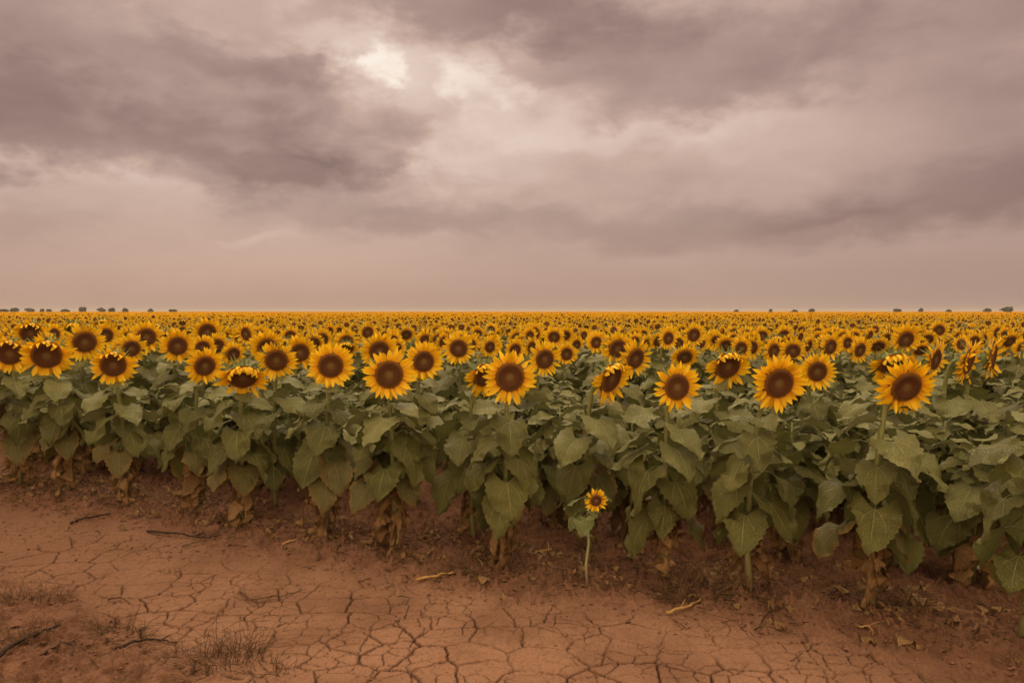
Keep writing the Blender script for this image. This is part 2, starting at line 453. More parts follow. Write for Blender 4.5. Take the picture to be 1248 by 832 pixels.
def leaf_plan(h, r, drier=0.):
    """list of (kind, variant, colour, height, azimuth, scale, tilt)"""
    out = []; az = r.uniform(0, 360)
    n = r.randint(16, 19)
    for i in range(n):
        f0 = .29+min(.08, drier*.11); f = f0+(.895-f0)*i/(n-1)
        az += 137.5+r.uniform(-22, 22)
        z = f*h+r.uniform(-.015, .015)
        if f < .46: k = 'low'; c = 'green' if r.random() > .18+drier else 'fading'; s = r.uniform(.78, 1.05)
        elif f < .58: k = 'low'; c = 'green'; s = r.uniform(.9, 1.12)
        elif f < .78: k = 'mid'; c = 'green'; s = r.uniform(.88, 1.12)
        else: k = 'upper'; c = 'green'; s = r.uniform(.75, 1.1)*(1.0 if f < .86 else .78)
        out.append((k, r.randrange(NVAR[k]), c, z, az, s, r.uniform(-10, 10)))
    for i in range(r.randint(2, 5)+int(drier*15)):
        az += 137.5+r.uniform(-30, 30)
        out.append(('dry', r.randrange(NVAR['dry']), 'withered', h*r.uniform(.20, .42), az, r.uniform(.65, 1.3), r.uniform(-12, 12)))
    return out
MIDX = {'green': 0, 'fading': 1, 'withered': 2}
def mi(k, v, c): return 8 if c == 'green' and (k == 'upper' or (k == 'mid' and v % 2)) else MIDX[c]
def leaf_matrix(pos, az, s, tilt):
    return Matrix.Translation(pos) @ Matrix.Rotation(R(az), 4, 'Z') @ Matrix.Rotation(R(tilt), 4, 'X') @ Matrix.Scale(s, 4)

# ------------------------------------------------------------------ flower heads (normal +Z, up +Y), disc radius .088, outer radius .168
def make_head(rs, n1=32, n2=18, na=3, nl=5, flop=0., lod=0):
    r = random.Random(rs); U = r.uniform
    petals = []
    def petal(th, r0, L, w, z0, lift, curl, rot):
        gvt = max(0, math.sin(th))  # 1 at the top
        V = []; P = []; rnd = r.random()
        ln = L*(1-.25*flop*gvt)
        a = lift; rr_ = r0; zz_ = z0
        bendf = flop*gvt*U(.7, 1.3)
        ph = U(0, 6)
        for j in range(nl+1):
            t = j/nl
            if j:
                ang = lift+curl*t+bendf*2.9*t
                rr_ += math.cos(ang)*ln/nl; zz_ += math.sin(ang)*ln/nl
            ww = w*(.50+.50*math.sin(min(1, t*1.6)*math.pi/2))*(1-max(0, (t-.45)/.55)**1.7*.93)
            for i in range(na):
                s = -1+2*i/(na-1)
                side = s*ww*.5
                zc = zz_+abs(s)*ww*.16+.002*math.sin(t*7+ph)*s
                V.append((rr_, side+rot*(t*ln), zc)); P.append((s, t, rnd))
        Q = [(j*na+i, (j+1)*na+i, (j+1)*na+i+1, j*na+i+1) for j in range(nl) for i in range(na-1)]
        m = M(V, Q, None, P)
        c, s_ = math.cos(th), math.sin(th)
        return m.xf(Matrix(((c, -s_, 0, 0), (s_, c, 0, 0), (0, 0, 1, 0), (0, 0, 0, 1))))
    for i in range(n1):
        if r.random() < .03: continue
        petals.append(petal(2*math.pi*(i+U(-.36, .36))/n1, .080, U(.072, .102), U(.025, .036), .010, U(-.05, .60), U(-.75, .55), U(-.22, .22)))
    for i in range(n2):
        petals.append(petal(2*math.pi*(i+U(-.4, .4))/n2, .076, U(.064, .092), U(.027, .036), -.002, U(-.30, .15), U(-.6, .25), U(-.22, .22)))
    petals = join(petals)
    # disc
    V = [(0, 0, .020)]; P = [(0, 0, 0)]; T = []; Q = []
    sg = 28 if lod == 0 else 12
    prof = [(.2, .019), (.38, .021), (.55, .026), (.75, .026), (.9, .020), (1., .008), (1.02, -.004)] if lod == 0 else [(.5, .024), (.9, .020), (1.0, .0)]
    for (q, zq) in prof:
        for k in range(sg):
            t = 2*math.pi*k/sg
            V.append((.089*q*math.cos(t), .089*q*math.sin(t), zq)); P.append((q, 0, 0))
    for k in range(sg): T.append((0, 1+k, 1+(k+1) % sg))
    for j in range(len(prof)-1):
        for k in range(sg):
            Q.append((1+j*sg+k, 1+(j+1)*sg+k, 1+(j+1)*sg+(k+1) % sg, 1+j*sg+(k+1) % sg))
    discs = [M(V, Q, T, P)]
    if lod == 0:
        fl = []
        NF = 420
        pq = [0]+[a for a, b in prof]; pz = [.020]+[b for a, b in prof]
        for i in range(8, NF):
            q = math.sqrt(i/NF); t = i*2.399963
            q = q*U(.985, 1.015)
            zq = float(np.interp(q, pq, pz)); cx, cy = .089*q*math.cos(t), .089*q*math.sin(t)
            s = .0027; hh = (.0022 if q < .42 else (.0065 if q > .62 else .004))*U(.7, 1.3)
            lean = .35*hh*(1 if q > .5 else -1)
            ux, uy = math.cos(t), math.sin(t)
            fl.append(M([(cx-s, cy-s, zq-.001), (cx+s, cy-s, zq-.001), (cx+s, cy+s, zq-.001), (cx-s, cy+s, zq-.001), (cx+ux*lean, cy+uy*lean, zq+hh)], None,
                        [(0, 1, 4), (1, 2, 4), (2, 3, 4), (3, 0, 4)], [(q, 0, 0)]*4+[(q, 0, 1)]))
        discs.append(join(fl))
    disc = join(discs)
    # receptacle and bracts
    V = []; Q = []; P = []
    pr = [(.096, .004), (.094, -.010), (.078, -.026), (.050, -.040), (.022, -.052), (.0, -.056)]
    sg = 18 if lod == 0 else 8
    for q, zq in pr:
        for k in range(sg):
            t = 2*math.pi*k/sg; V.append((q*math.cos(t), q*math.sin(t), zq)); P.append((0, 0, 0))
    for j in range(len(pr)-1):
        for k in range(sg): Q.append((j*sg+k, (j+1)*sg+k, (j+1)*sg+(k+1) % sg, j*sg+(k+1) % sg))
    back = [M(V, Q, None, P)]
    for i in range(26 if lod == 0 else 10):
        t = 2*math.pi*(i+U(-.3, .3))/(26 if lod == 0 else 10); L = U(.045, .075); w = U(.014, .020)
        li = U(-1.2, .25)
        ptsb = [(.088, -.008, w), (.088+L*.5*math.cos(li), -.008+L*.5*math.sin(li), w*.75), (.088+L*math.cos(li*.6), -.006+L*math.sin(li*1.2), 0.001)]
        V = []; ct, st_ = math.cos(t), math.sin(t)
        for (q, zq, ww) in ptsb:
            for s in (-1, 1):
                y = s*ww*.5; V.append((q*ct-y*st_, q*st_+y*ct, zq))
        back.append(M(V, [(0, 2, 3, 1), (2, 4, 5, 3)]))
    return join(back), disc, petals
HEADS = []
for i in range(7):
    HEADS.append(make_head(50+i, r_n1 if False else random.Random(i).randint(24, 40), (24, 14, 20, 8, 26, 18, 12)[i]))
FLOP = [make_head(80+i, 33, 18, flop=f) for i, f in enumerate((.55, .8, 1.0))]
HLO = [make_head(20+i, 20, 0, 2, 3, flop=(0, 0, .7)[i % 3], lod=1) for i in range(3)]
def head_meshes(h): return (make_mesh('flower_head', h[0], [GREEN]), make_mesh('disc', h[1], [DISC], False), make_mesh('petals', h[2], [PETAL]))
HM = [head_meshes(h) for h in HEADS]; FM = [head_meshes(h) for h in FLOP]

def head_basis(az, nod, roll=0):
    """az: facing (0 = straight at -Y), nod down, both degrees"""
    a, n = R(az), R(nod)
    nz = Vector((math.sin(a)*math.cos(n), -math.cos(a)*math.cos(n), -math.sin(n)))
    up = Vector((math.sin(a)*math.sin(n), -math.cos(a)*math.sin(n), math.cos(n)))
    xx_ = up.cross(nz)
    m = Matrix((xx_, up, nz)).transposed()
    return m @ Matrix.Rotation(R(roll), 3, 'Z'), nz
def stem_path(E, nz, nod, k=11, back=.050, rs=0):
    """from the origin up to the back of the head at E"""
    r = random.Random(rs)
    tip = E-nz*back
    B = Vector((0, 0, -.05)); c1 = Vector((r.uniform(-.07, .07), r.uniform(-.05, .05), E.z*.5))
    c2 = tip-nz*.16+Vector((0, 0, -.10+.16*math.sin(R(max(0, nod)))))
    pts = []
    for i in range(k):
        t = i/(k-1); t = t**.9
        pts.append(B*(1-t)**3+c1*3*t*(1-t)**2+c2*3*t*t*(1-t)+tip*t**3)
    return pts
def on_path(path, z):
    for a, b in zip(path, path[1:]):
        if a.z <= z <= b.z: return a.lerp(b, (z-a.z)/max(1e-6, b.z-a.z))
    return path[len(path)//2].copy()

GROUP = 'sunflowers growing in the field'
def sunflower(x, y, hx, hy, hz, az, nod, size, label, rs, detail, flop=None, group=GROUP, bud=False, drier=0., roll=0):
    """base at x,y; head centre at hx,hy,hz in the world"""
    r = random.Random(rs)
    g = gz(x, y)
    root = obj('sunflower', None, loc=(x, y, g)); root.empty_display_size = .1
    tag(root, label, 'sunflower', group)
    E = Vector((hx-x, hy-y, hz-g))
    bm, nz = head_basis(az, nod, roll)
    path = stem_path(E, nz, nod, rs=rs, back=.05*size) if not bud else [Vector((0, 0, -.05)), Vector((0, .01, E.z*.3)), Vector((.01, 0, E.z*.7)), E-Vector((0, 0, .05))]
    r0 = .0185*min(1.15, .75+.3*size)+.001*r.random()
    sm = tube(path, (lambda t: r0*(1-.75*t)) if bud else (lambda t: r0*(1-.38*t)+.0035*max(0, 1-t*14)+(.004*max(0, (t-.9))*10)), 8 if detail else 6)
    sm.pc[:, 1] = sm.v[:, 2]/1.3
    obj('stem', make_mesh('stem', sm, [STEM]), root)
    if flop is None:
        rl = r.uniform(-180, 180); bm = bm @ Matrix.Rotation(R(rl), 3, 'Z')
    if bud:
        hs = .42; hm = HM[rs % 7]
    else:
        hs = size; hm = HM[rs % 7] if flop is None else FM[flop]
    if True and not bud:
        fh = obj('flower_head', hm[0], root); fh.matrix_local = Matrix.Translation(E) @ bm.to_4x4() @ Matrix.Scale(hs, 4)
        obj('disc', hm[1], fh); obj('petals', hm[2], fh)
    plan = leaf_plan(E.z-.03, r, drier)
    if bud:
        for i in range(6): plan.append(('upper', r.randrange(5), 'green', E.z-.07-.018*i, i*137+r.uniform(0, 60), r.uniform(.5, .95), 0))
    if detail:
        for (k, v, c, z, a, s, ti) in plan:
            p = on_path(path, z)
            lf = obj('leaf' if c != 'withered' else 'withered_leaf', leafMesh[k, v, c], root)
            lf.matrix_local = leaf_matrix(p, a, s, ti)
    else:
        fo = obj('foliage', FOL[rs % len(FOL)], root)
        zsc = (E.z)/1.28
        fo.matrix_local = Matrix.Rotation(r.uniform(0, 6.28), 4, 'Z') @ Matrix.Diagonal((1, 1, zsc, 1))
    return root
FOLM = []
for i in range(12):
    r = random.Random(300+i)
    parts = [leafLo[k, v].xf(leaf_matrix(Vector((0, 0, z)), a, s, ti)).setmat(mi(k, v, c)) for (k, v, c, z, a, s, ti) in leaf_plan(1.25, r, .1)]
    FOLM.append(join(parts))
MED = []
for i in range(8):
    r = random.Random(300+i)
    parts = [leafM[k, v].xf(leaf_matrix(Vector((0, 0, z)), a, s, ti)).setmat(mi(k, v, c)) for (k, v, c, z, a, s, ti) in leaf_plan(1.25, r, .3)]
    MED.append(join(parts))
def fold8(m):
    m = m.copy(); m.qm[m.qm == 8] = 3; m.tm[m.tm == 8] = 3; return m
FOL = [make_mesh('foliage', fold8(m), [LEAF, YELL, DRY, PALE]) for m in MED]

# head table from the photograph: x, y of the disc, disc width in px, off-axis turn, nod, options
P0 = dict
FRONT = [
 (12, 430, 27, -8, 15, 0, 'sunflower cut by the left picture edge, in line with the front row'),
 (57, 432, 32, -6, 20, 1, 'large dark-disced front-row sunflower, second from the left picture edge'),
 (138, 444, 28, -2, 16, 2, 'front-row sunflower with upper petals folded over its disc and brown leaves at its foot'),
 (249, 445, 24, 16, 14, 3, 'smaller front-row sunflower turned slightly right, just left of the drooping one'),
 (296, 458, 33, 2, 40, 4, 'front-row sunflower drooping face down with petals hanging like a skirt'),
 (403, 445, 29, 3, 6, 5, 'upright round front-row sunflower just right of the drooping one and its neighbour'),
 (474, 456, 33, 5, 4, 6, 'full round front-row sunflower overlapping two blooms close behind it'),
 (621, 459, 34, 8, 4, 7, 'tall front-row sunflower left of the tiny sunflower, stem bare at the foot'),
 (824, 471, 31, 18, 3, 8, 'front-row sunflower right of the tiny sunflower, pointed petals spread wide'),
 (948, 466, 36, 20, 8, 9, 'front-row sunflower with a large tilted disc and a tan dead leaf beside its thick stem'),
 (1103, 470, 37, 26, 16, 10, 'nearest big sunflower with a brown-blotched lowest leaf, head overlapping a nodding one'),
]
flops = {12: 0, 138: 0, 296: 2, 57: 0}
used = []
seed = 400
for (px, py, w, off, nod, bi, lab) in FRONT:
    bx, by = BW[bi]
    hx, hy, hz = at(px, py, by-.03)
    th = math.degrees(math.atan((px-624)/F))
    size = w*by/F/.178*1.07
    seed += 1
    sunflower(bx, by, hx, hy, hz, off-th+(7 if px > 700 else 0), nod+(4 if px > 900 else 0), size, lab, seed, True, flops.get(px), drier=.66 if px < 500 else .30)
    used.append((bx, by))
# the plant cut by the right edge; its head stands outside the picture
bx, by = BW[11]
sunflower(bx, by, bx+.16, by, 1.36, 5, 8, 1.0, 'sunflower cut by the right picture edge, only its big drooping leaves showing', 431, True)
used.append((bx, by))
# second tier and further heads: x, y, disc width, off-axis or None, nod, flop, label
L2 = [
 (103, 416, 25, -6, 14, None, 'round sunflower standing between the two leftmost big front-row blooms'),
 (37, 405, 22, 0, 22, 0, 'sunflower raised above and left of the second front-row bloom'),
 (128, 408, 17, 0, 14, None, 'sunflower half seen above and left of the one with folded upper petals'),
 (178, 410, 21, 0, 10, None, 'evenly round sunflower in the second row, stem showing down between leaves'),
 (160, 424, 19, 14, 12, None, 'sunflower tucked behind the right shoulder of the folded-petal bloom'),
 (90, 399, 17, 4, 45, 1, 'drooping sunflower with ragged top petals behind the left front blooms'),
 (125, 394, 13, 0, 38, 1, 'small drooping sunflower far behind the folded-petal bloom'),
 (14, 410, 14, 0, 20, None, 'half hidden sunflower behind the bloom cut by the left edge'),
 (216, 421, 22, 4, 8, None, 'large sunflower left of the smaller turned front-row bloom'),
 (252, 404, 20, 8, 12, None, 'sunflower standing tall above the smaller turned front-row bloom'),
 (264, 421, 17, 10, 12, None, 'sunflower right behind the smaller turned front-row bloom'),
 (296, 412, 17, 4, 8, None, 'sunflower rising straight behind the drooping skirt-like bloom'),
 (280, 409, 13, 25, 12, None, 'partly covered sunflower between two rounder ones above the drooping bloom'),
 (325, 422, 22, 8, 22, None, 'sunflower half hidden behind the bloom right of the drooping one'),
 (337, 438, 26, 4, 16, None, 'sunflower with a broad disc close on the right of the drooping bloom'),
 (365, 429, 22, 6, 10, None, 'sunflower wedged behind and right of the broad-disced one'),
 (354, 409, 13, 4, 8, None, 'small sunflower above the wedged pair beside the drooping bloom'),
 (392, 413, 15, 16, 12, None, 'sunflower turned right above the upright round front-row bloom'),
 (422, 416, 16, 10, 8, None, 'sunflower half covered on the right of the upright round front bloom'),
 (462, 427, 24, 8, 12, None, 'sunflower whose lower half hides behind the full round front bloom'),
 (479, 411, 12, 10, 8, None, 'small sunflower above the overlapping trio left of centre'),
 (495, 407, 13, 4, 28, None, 'sunflower with a dark upward oval disc above the overlapping trio'),
 (516, 440, 25, 8, 4, None, 'bright sunflower tucked against the right side of the full round front bloom'),
 (519, 415, 15, 4, 8, None, 'sunflower directly above the bloom tucked right of the full round one'),
 (542, 411, 14, 14, 8, None, 'sunflower touching the upper left of the free-standing round bloom'),
 (559, 424, 21, 4, 5, None, 'free-standing round second-row sunflower on a bare pale stem near the centre'),
 (582, 407, 11, 14, 8, None, 'small sunflower above and right of the free-standing round one'),
 (599, 421, 15, 18, 10, None, 'sunflower above the bent one near the centre'),
 (590, 456, 29, 42, 26, 1, 'bent sunflower half hidden left of the tall front bloom, green bracts on top'),
 (602, 406, 11, 8, 34, None, 'small nodding sunflower above the bent one near the centre'),
 (630, 412, 13, 4, 6, None, 'sunflower rising above the tall front bloom left of the tiny plant'),
 (650, 406, 15, 10, 4, None, 'round sunflower standing out above the second bloom right of centre'),
 (663, 437, 23, 12, 8, None, 'sunflower close on the upper right of the tall front bloom'),
 (690, 431, 15, 16, 6, None, 'sunflower in the middle of a stepped trio right of the tall front bloom'),
 (702, 420, 12, 24, 8, None, 'top right sunflower of the stepped trio right of the tall front bloom'),
 (683, 409, 12, 8, 8, None, 'sunflower above the stepped trio right of the tall front bloom'),
 (664, 413, 12, 6, 24, None, 'sunflower just above the second bloom right of the tall front one'),
 (752, 424, 22, 18, 14, None, 'sunflower with its lower edge behind the tilted one above the tiny plant'),
 (743, 460, 34, 42, 18, 1, 'tilted sunflower turned right, above the tiny plant, bracts along its left rim'),
 (773, 436, 25, 40, 14, None, 'sunflower turned right beside the tilted pair above the tiny plant'),
 (721, 409, 9, 8, 12, None, 'small sunflower left of the tilted pair'),
 (732, 414, 11, 18, 12, None, 'sunflower just left of the upper bloom of the tilted pair'),
 (761, 406, 10, 10, 16, None, 'sunflower above the tilted pair'),
 (773, 411, 11, 10, 10, None, 'round sunflower right above the tilted pair'),
 (789, 417, 12, 22, 8, None, 'sunflower above the gap between the tilted pair and the spread-petal bloom'),
 (802, 424, 12, 24, 6, None, 'sunflower up left of the spread-petal front bloom'),
 (814, 410, 15, 10, 8, None, 'round sunflower above the spread-petal front bloom'),
 (834, 434, 18, 12, 30, None, 'sunflower peering over the top of the spread-petal front bloom'),
 (835, 413, 14, 14, 8, None, 'sunflower above and right of the one peering over the spread petals'),
 (852, 417, 14, 10, 8, None, 'left one of two like sunflowers above the ragged crowned bloom'),
 (869, 414, 14, 16, 8, None, 'right one of two like sunflowers above the ragged crowned bloom'),
 (886, 445, 31, 28, 22, 1, 'large sunflower crowned with shrivelled top petals on a curved neck'),
 (909, 409, 14, 24, 12, None, 'sunflower up right of the ragged crowned bloom'),
 (915, 423, 16, 22, 10, None, 'sunflower right beside the ragged crowned bloom'),
 (929, 409, 12, 12, 6, None, 'small round sunflower above the large tilted front disc'),
 (942, 427, 17, 28, 8, None, 'dark sunflower half hidden above the large tilted front disc'),
 (966, 427, 17, 14, 10, None, 'sunflower just above right of the large tilted front disc'),
 (995, 452, 24, 26, 8, None, 'sunflower pressed against the right side of the large tilted front disc'),
 (1011, 422, 18, 40, 10, None, 'sunflower turned far right above the pressed one'),
 (955, 408, 13, 14, 16, None, 'sunflower with oval disc high above the large tilted front disc'),
 (992, 409, 11, 14, 14, None, 'small sunflower above the pressed pair right of the large tilted disc'),
 (1027, 411, 12, 26, 10, None, 'sunflower up right of the one turned far right'),
 (1047, 426, 17, 46, 14, None, 'sunflower turned sharply right, showing a slanted oval disc'),
 (1070, 421, 15, 16, 38, None, 'sunflower looking down between the slanted one and the nearest big bloom'),
 (1103, 413, 20, 30, 16, None, 'large second-row sunflower above the nearest big bloom'),
 (1083, 407, 12, 40, 6, None, 'narrow sunflower up left of the large one above the nearest bloom'),
 (1087, 441, 32, 34, 46, 1, 'nodding sunflower partly hidden behind the nearest big bloom'),
 (1138, 437, 25, 72, 10, None, 'edge-on sunflower right behind the nearest big bloom'),
 (1122, 426, 14, 20, 40, None, 'shaded sunflower hanging down above the nearest big bloom'),
 (1160, 416, 14, 30, 52, None, 'sunflower hanging face down over a green leaf on the right'),
 (1144, 402, 13, 16, 12, None, 'round sunflower high above the nearest bloom, right side'),
 (1178, 440, 30, 76, 14, None, 'side-on sunflower on a hooked neck, left one of the pair at right'),
 (1207, 435, 30, 80, 8, None, 'side-on sunflower, right one of the pair near the right edge'),
 (1182, 417, 13, 20, 14, None, 'sunflower just above the left one of the side-on pair'),
 (1197, 413, 12, 34, 12, None, 'sunflower above the gap of the side-on pair'),
 (1182, 402, 10, 30, 8, None, 'small sunflower high above the side-on pair'),
 (1215, 405, 12, 42, 8, None, 'slanting sunflower above the right one of the side-on pair'),
 (1230, 415, 15, 30, 32, None, 'dark drooping sunflower right of the side-on pair'),
 (1246, 424, 14, 34, 10, None, 'sunflower cut by the right edge level with the side-on pair'),
]
EX = []
for (px, py, w, off, nod, flop, lab) in L2:
    dy = 378/(py-379); ds = 160/w
    d = (dy**.35)*(ds**.65)
    hx, hy, hz = at(px, py, d)
    hz2 = min(max(hz, 1.05), 1.58)
    d = max(d, float(front_y(hx))+.42)
    hx, hy, hz = at(px, py, d)
    size = w*d/F/.178*1.08
    th = math.degrees(math.atan((px-624)/F))
    az = off-th+(random.Random(int(px)).uniform(0, 16) if px > 640 and off < 50 else random.Random(int(px)).uniform(-10, 10))
    r = random.Random(seed); seed += 1
    bx = hx-math.sin(R(az))*.12+r.uniform(-.05, .05); by = hy+.10+r.uniform(-.04, .04)
    EX.append((bx, by)); used.append((bx, by))
    sunflower(bx, by, hx, hy, hz, az, nod, size, lab, seed, d < 7.4, flop, drier=.2)
print('explicit', len(used))

# the tiny sunflower
bx, by = on_ground(716, 721)
g = gz(bx, by)
root = obj('small_sunflower', None, loc=(bx, by, g)); tag(root, 'tiny knee-high sunflower standing alone on bare soil before the front row', 'sunflower')
hx, hy, hz = at(726, 609, by-.02)
E = Vector((hx-bx, hy-by, hz-g))
bmx, nz = head_basis(18-math.degrees(math.atan(102/F)), 5)
path = stem_path(E, nz, 0, back=.018, rs=5)
path = [Vector((0, 0, -.03)), Vector((-.010, 0, .15)), Vector((.006, 0, .28)), Vector((-.004, 0.012, .43)), Vector((.008, .035, E.z-.05)), Vector((.02, .045, E.z-.005)), E-nz*.018]
sm = tube(path, lambda t: .0088-.003*t, 8); sm.pc[:, 1] = sm.v[:, 2]/.6
obj('stem', make_mesh('stem', sm, [SEED]), root)
hd = make_head(999, 24, 12)
hmesh = head_meshes(hd)
fh = obj('flower_head', hmesh[0], root); fh.matrix_local = Matrix.Translation(E) @ bmx.to_4x4() @ Matrix.Diagonal((.49, .49, .55, 1))
obj('disc', hmesh[1], fh).scale = (.82, .82, .9)
pt = obj('petals', hmesh[2], fh); pt.scale = (.92, .92, 1)
fm_ = make_mesh('leaf', leafM['mid', 2], [FRESH]); fm2 = make_mesh('leaf', leafM['low', 1], [FRESH]); fm3 = make_mesh('leaf', leafM['upper', 1], [FRESH])
for me_, z_, a_, s_, t_ in ((fm_, .52, 172, .46, 12), (fm3, .46, 205, .40, 0), (fm2, .43, 250, .48, 0), (fm2, .42, 190, .40, 5), (fm_, .47, 300, .26, 5), (fm3, .53, 15, .55, -8), (fm3, .30, 60, .35, -8)):
    obj('leaf', me_, root).matrix_local = leaf_matrix(on_path(path, z_), a_, s_, t_)

# fillers in rows parallel to the front edge
udir = Vector((.911, -.413)); ndir = Vector((.413, .911))
U_ = np.array(used)
fill = []
fr_ = random.Random(12)
for j in range(0, 9):
    for i in range(-40, 40):
        s = i*.58+fr_.uniform(-.1, .1)+(j % 2)*.29; q = 1.0+j*.80+fr_.uniform(-.07, .07)
        x = -.06+udir.x*s+ndir.x*q; y = 4.84+udir.y*s+ndir.y*q
        if y < 2.0 or y > 8.6 or y < front_y(x)+.85 or abs(x) > .80*y+1.5: continue
        if np.min((U_[:, 0]-x)**2+(U_[:, 1]-y)**2) < .27**2: continue
        fill.append((x, y))
for j in range(1, 70):
    for i in range(-160, 160):
        s = i*.60+fr_.uniform(-.12, .12)+(j % 2)*.3; q = j*.72+fr_.uniform(-.10, .10)
        x = -.06+udir.x*s+ndir.x*q; y = 4.84+udir.y*s+ndir.y*q
        if y < 8.6 or y > 32 or y < front_y(x)+.5: continue
        if abs(x) > .80*y+3.2: continue
        near_ = np.min((U_[:, 0]-x)**2+(U_[:, 1]-y)**2)
        if near_ < .33**2: continue
        fill.append((x, y))
def vis(x, y): return abs(x/y) < .70
fv = sorted([f for f in fill if vis(*f)], key=lambda f: f[1])
rest = [f for f in fill if not vis(*f)]
n_things = 300-len(used)-1
sel, rest = fv[:n_things], rest+fv[n_things:]
ZONE = ['at the far left', 'left of centre', 'in the middle', 'right of centre', 'at the far right']
DMAX = sel[-1][1]
print('fill', len(fill), 'sel', len(sel), 'to', DMAX)
for (x, y) in sel:
    r = random.Random(seed); seed += 1
    zn = ZONE[min(4, max(0, int((x/y/.70+1)/2*5)))]
    az = 14+r.gauss(0, 20)
    if y < 8.6:
        hz = r.uniform(.84, 1.02)
        root = sunflower(x, y, x, y-.03, hz, az, -80, 1, 'leafy sunflower plant without an open bloom in the dense front rows '+zn, seed, True, bud=True, drier=.7, group='leafy sunflowers without an open bloom '+zn)
    else:
        nod = max(-5, r.gauss(12, 9)); fl = None
        if r.random() < .12: nod = r.uniform(30, 50); fl = r.randrange(3)
        hz = r.gauss(1.27, .06)
        band = 'behind the larger blooms' if y < (8.6+DMAX)/2 else 'further back'
        sunflower(x, y, x+.1*math.sin(R(az)), y-.1, min(hz, 1.42), az, nod, r.uniform(.78, 1.0), 'small sunflower bloom crowded in the rows '+band+' '+zn, seed, False, fl, group='small blooms '+band+' '+zn)

# ------------------------------------------------------------------ the rest of the field, one object
r = np.random.default_rng(3)
def basis_arr(az, nod):
    a, n = np.radians(az), np.radians(nod)
    nz = np.stack([np.sin(a)*np.cos(n), -np.cos(a)*np.cos(n), -np.sin(n)], -1)
    up = np.stack([np.sin(a)*np.sin(n), -np.cos(a)*np.sin(n), np.cos(n)], -1)
    return np.stack([np.cross(up, nz), up, nz], -1)
def rotz(a, s, zs=None):
    c, q = np.cos(a)*s, np.sin(a)*s; o = np.zeros((len(a), 3, 3))
    o[:, 0, 0] = c; o[:, 0, 1] = -q; o[:, 1, 0] = q; o[:, 1, 1] = c; o[:, 2, 2] = s if zs is None else zs
    return o
parts = []
def poses(n, nodp=.12):
    az = 14+r.normal(0, 20, n); nod = np.maximum(-5, r.normal(12, 9, n)); m = r.random(n) < nodp; nod[m] = r.uniform(25, 55, m.sum())
    return az, nod, r.normal(1.25, .055, n).clip(1.08, 1.42), r.uniform(.75, 1.05, n)
# materials: 0 leaf 1 fading 2 withered 3 petal 4 disc 5 green 6 stem 7 canopy
rest = np.array(rest)
def headM(h): return join([h[0].copy().setmat(5), h[1].copy().setmat(4), h[2].copy().setmat(3)])
def simple_stem(seg=5):
    m = tube([(0, 0, -.03), (0, 0, .6), (0, 0, .95), (0, -.02, 1.2)], .014, seg, cap=False); m.setmat(6); m.pc[:, 1] = m.v[:, 2]/1.3; return m
folTop = []
for i in range(6):
    rr = random.Random(700+i)
    folTop.append(join([leafLo2[k, v].xf(leaf_matrix(Vector((0, 0, z)), a, s*1.1, ti)).setmat(mi(k, v, c)) for (k, v, c, z, a, s, ti) in leaf_plan(1.25, rr) if z > .62]))
n = len(rest)
az, nod, hh, sz = poses(n)
g = np.array([gz(a, b) if b < 9 else 0. for a, b in rest])
T = np.stack([rest[:, 0]+.1*np.sin(np.radians(az)), rest[:, 1]-.1, hh+g], -1); B0 = np.stack([rest[:, 0], rest[:, 1], g], -1)
closeby = rest[:, 1] < 10
for k in range(3):
    m = (np.arange(n) % 3 == k)
    parts.append(scatter(headM(HLO[k]), basis_arr(az[m], nod[m])*sz[m][:, None, None], T[m], r.random(m.sum())))
for k in range(len(FOLM)):
    m = (np.arange(n) % 12 == k) & closeby
    if m.any(): parts.append(scatter(FOLM[k], rotz(r.uniform(0, 6.28, m.sum()), np.ones(m.sum()), hh[m]/1.28), B0[m]))
for k in range(6):
    m = (np.arange(n) % 6 == k) & ~closeby
    parts.append(scatter(folTop[k], rotz(r.uniform(0, 6.28, m.sum()), np.ones(m.sum()), hh[m]/1.28), B0[m]))
parts.append(scatter(simple_stem(), rotz(r.uniform(0, 6.28, n), np.ones(n), hh/1.25), B0))
# far: 32..90 m
def far_head(npet, seed_):
    q = random.Random(seed_)
    V = [(0, 0, .012)]; P = [(.3, 0, 0)]
    for i in range(6):
        t = 2*math.pi*i/6; V.append((.092*math.cos(t), .092*math.sin(t), .012)); P.append((.85, 0, 0))
    T = [(0, 1+i, 1+(i+1) % 6) for i in range(6)]
    d = M(V, None, T, P).setmat(4)
    V = []; P = []; T = []
    for i in range(npet):
        t = 2*math.pi*(i+q.uniform(-.2, .2))/npet; w = .030*26/npet*.5+.012; L = q.uniform(.150, .175)
        for (rr_, s) in ((.078, -1), (.078, 1), (L, 0)):
            V.append((rr_*math.cos(t)-s*w*math.sin(t), rr_*math.sin(t)+s*w*math.cos(t), 0.0 if s else .01)); P.append((s, .2 if s else .9, .4))
        T.append((3*i, 3*i+1, 3*i+2))
    p = M(V, None, T, P).setmat(3)
    bk = M([(.09, 0, -.01), (0, .09, -.01), (-.09, 0, -.01), (0, -.09, -.01), (0, 0, -.06)], None, [(0, 1, 4), (1, 2, 4), (2, 3, 4), (3, 0, 4)]).setmat(5)
    return join([d, p, bk])
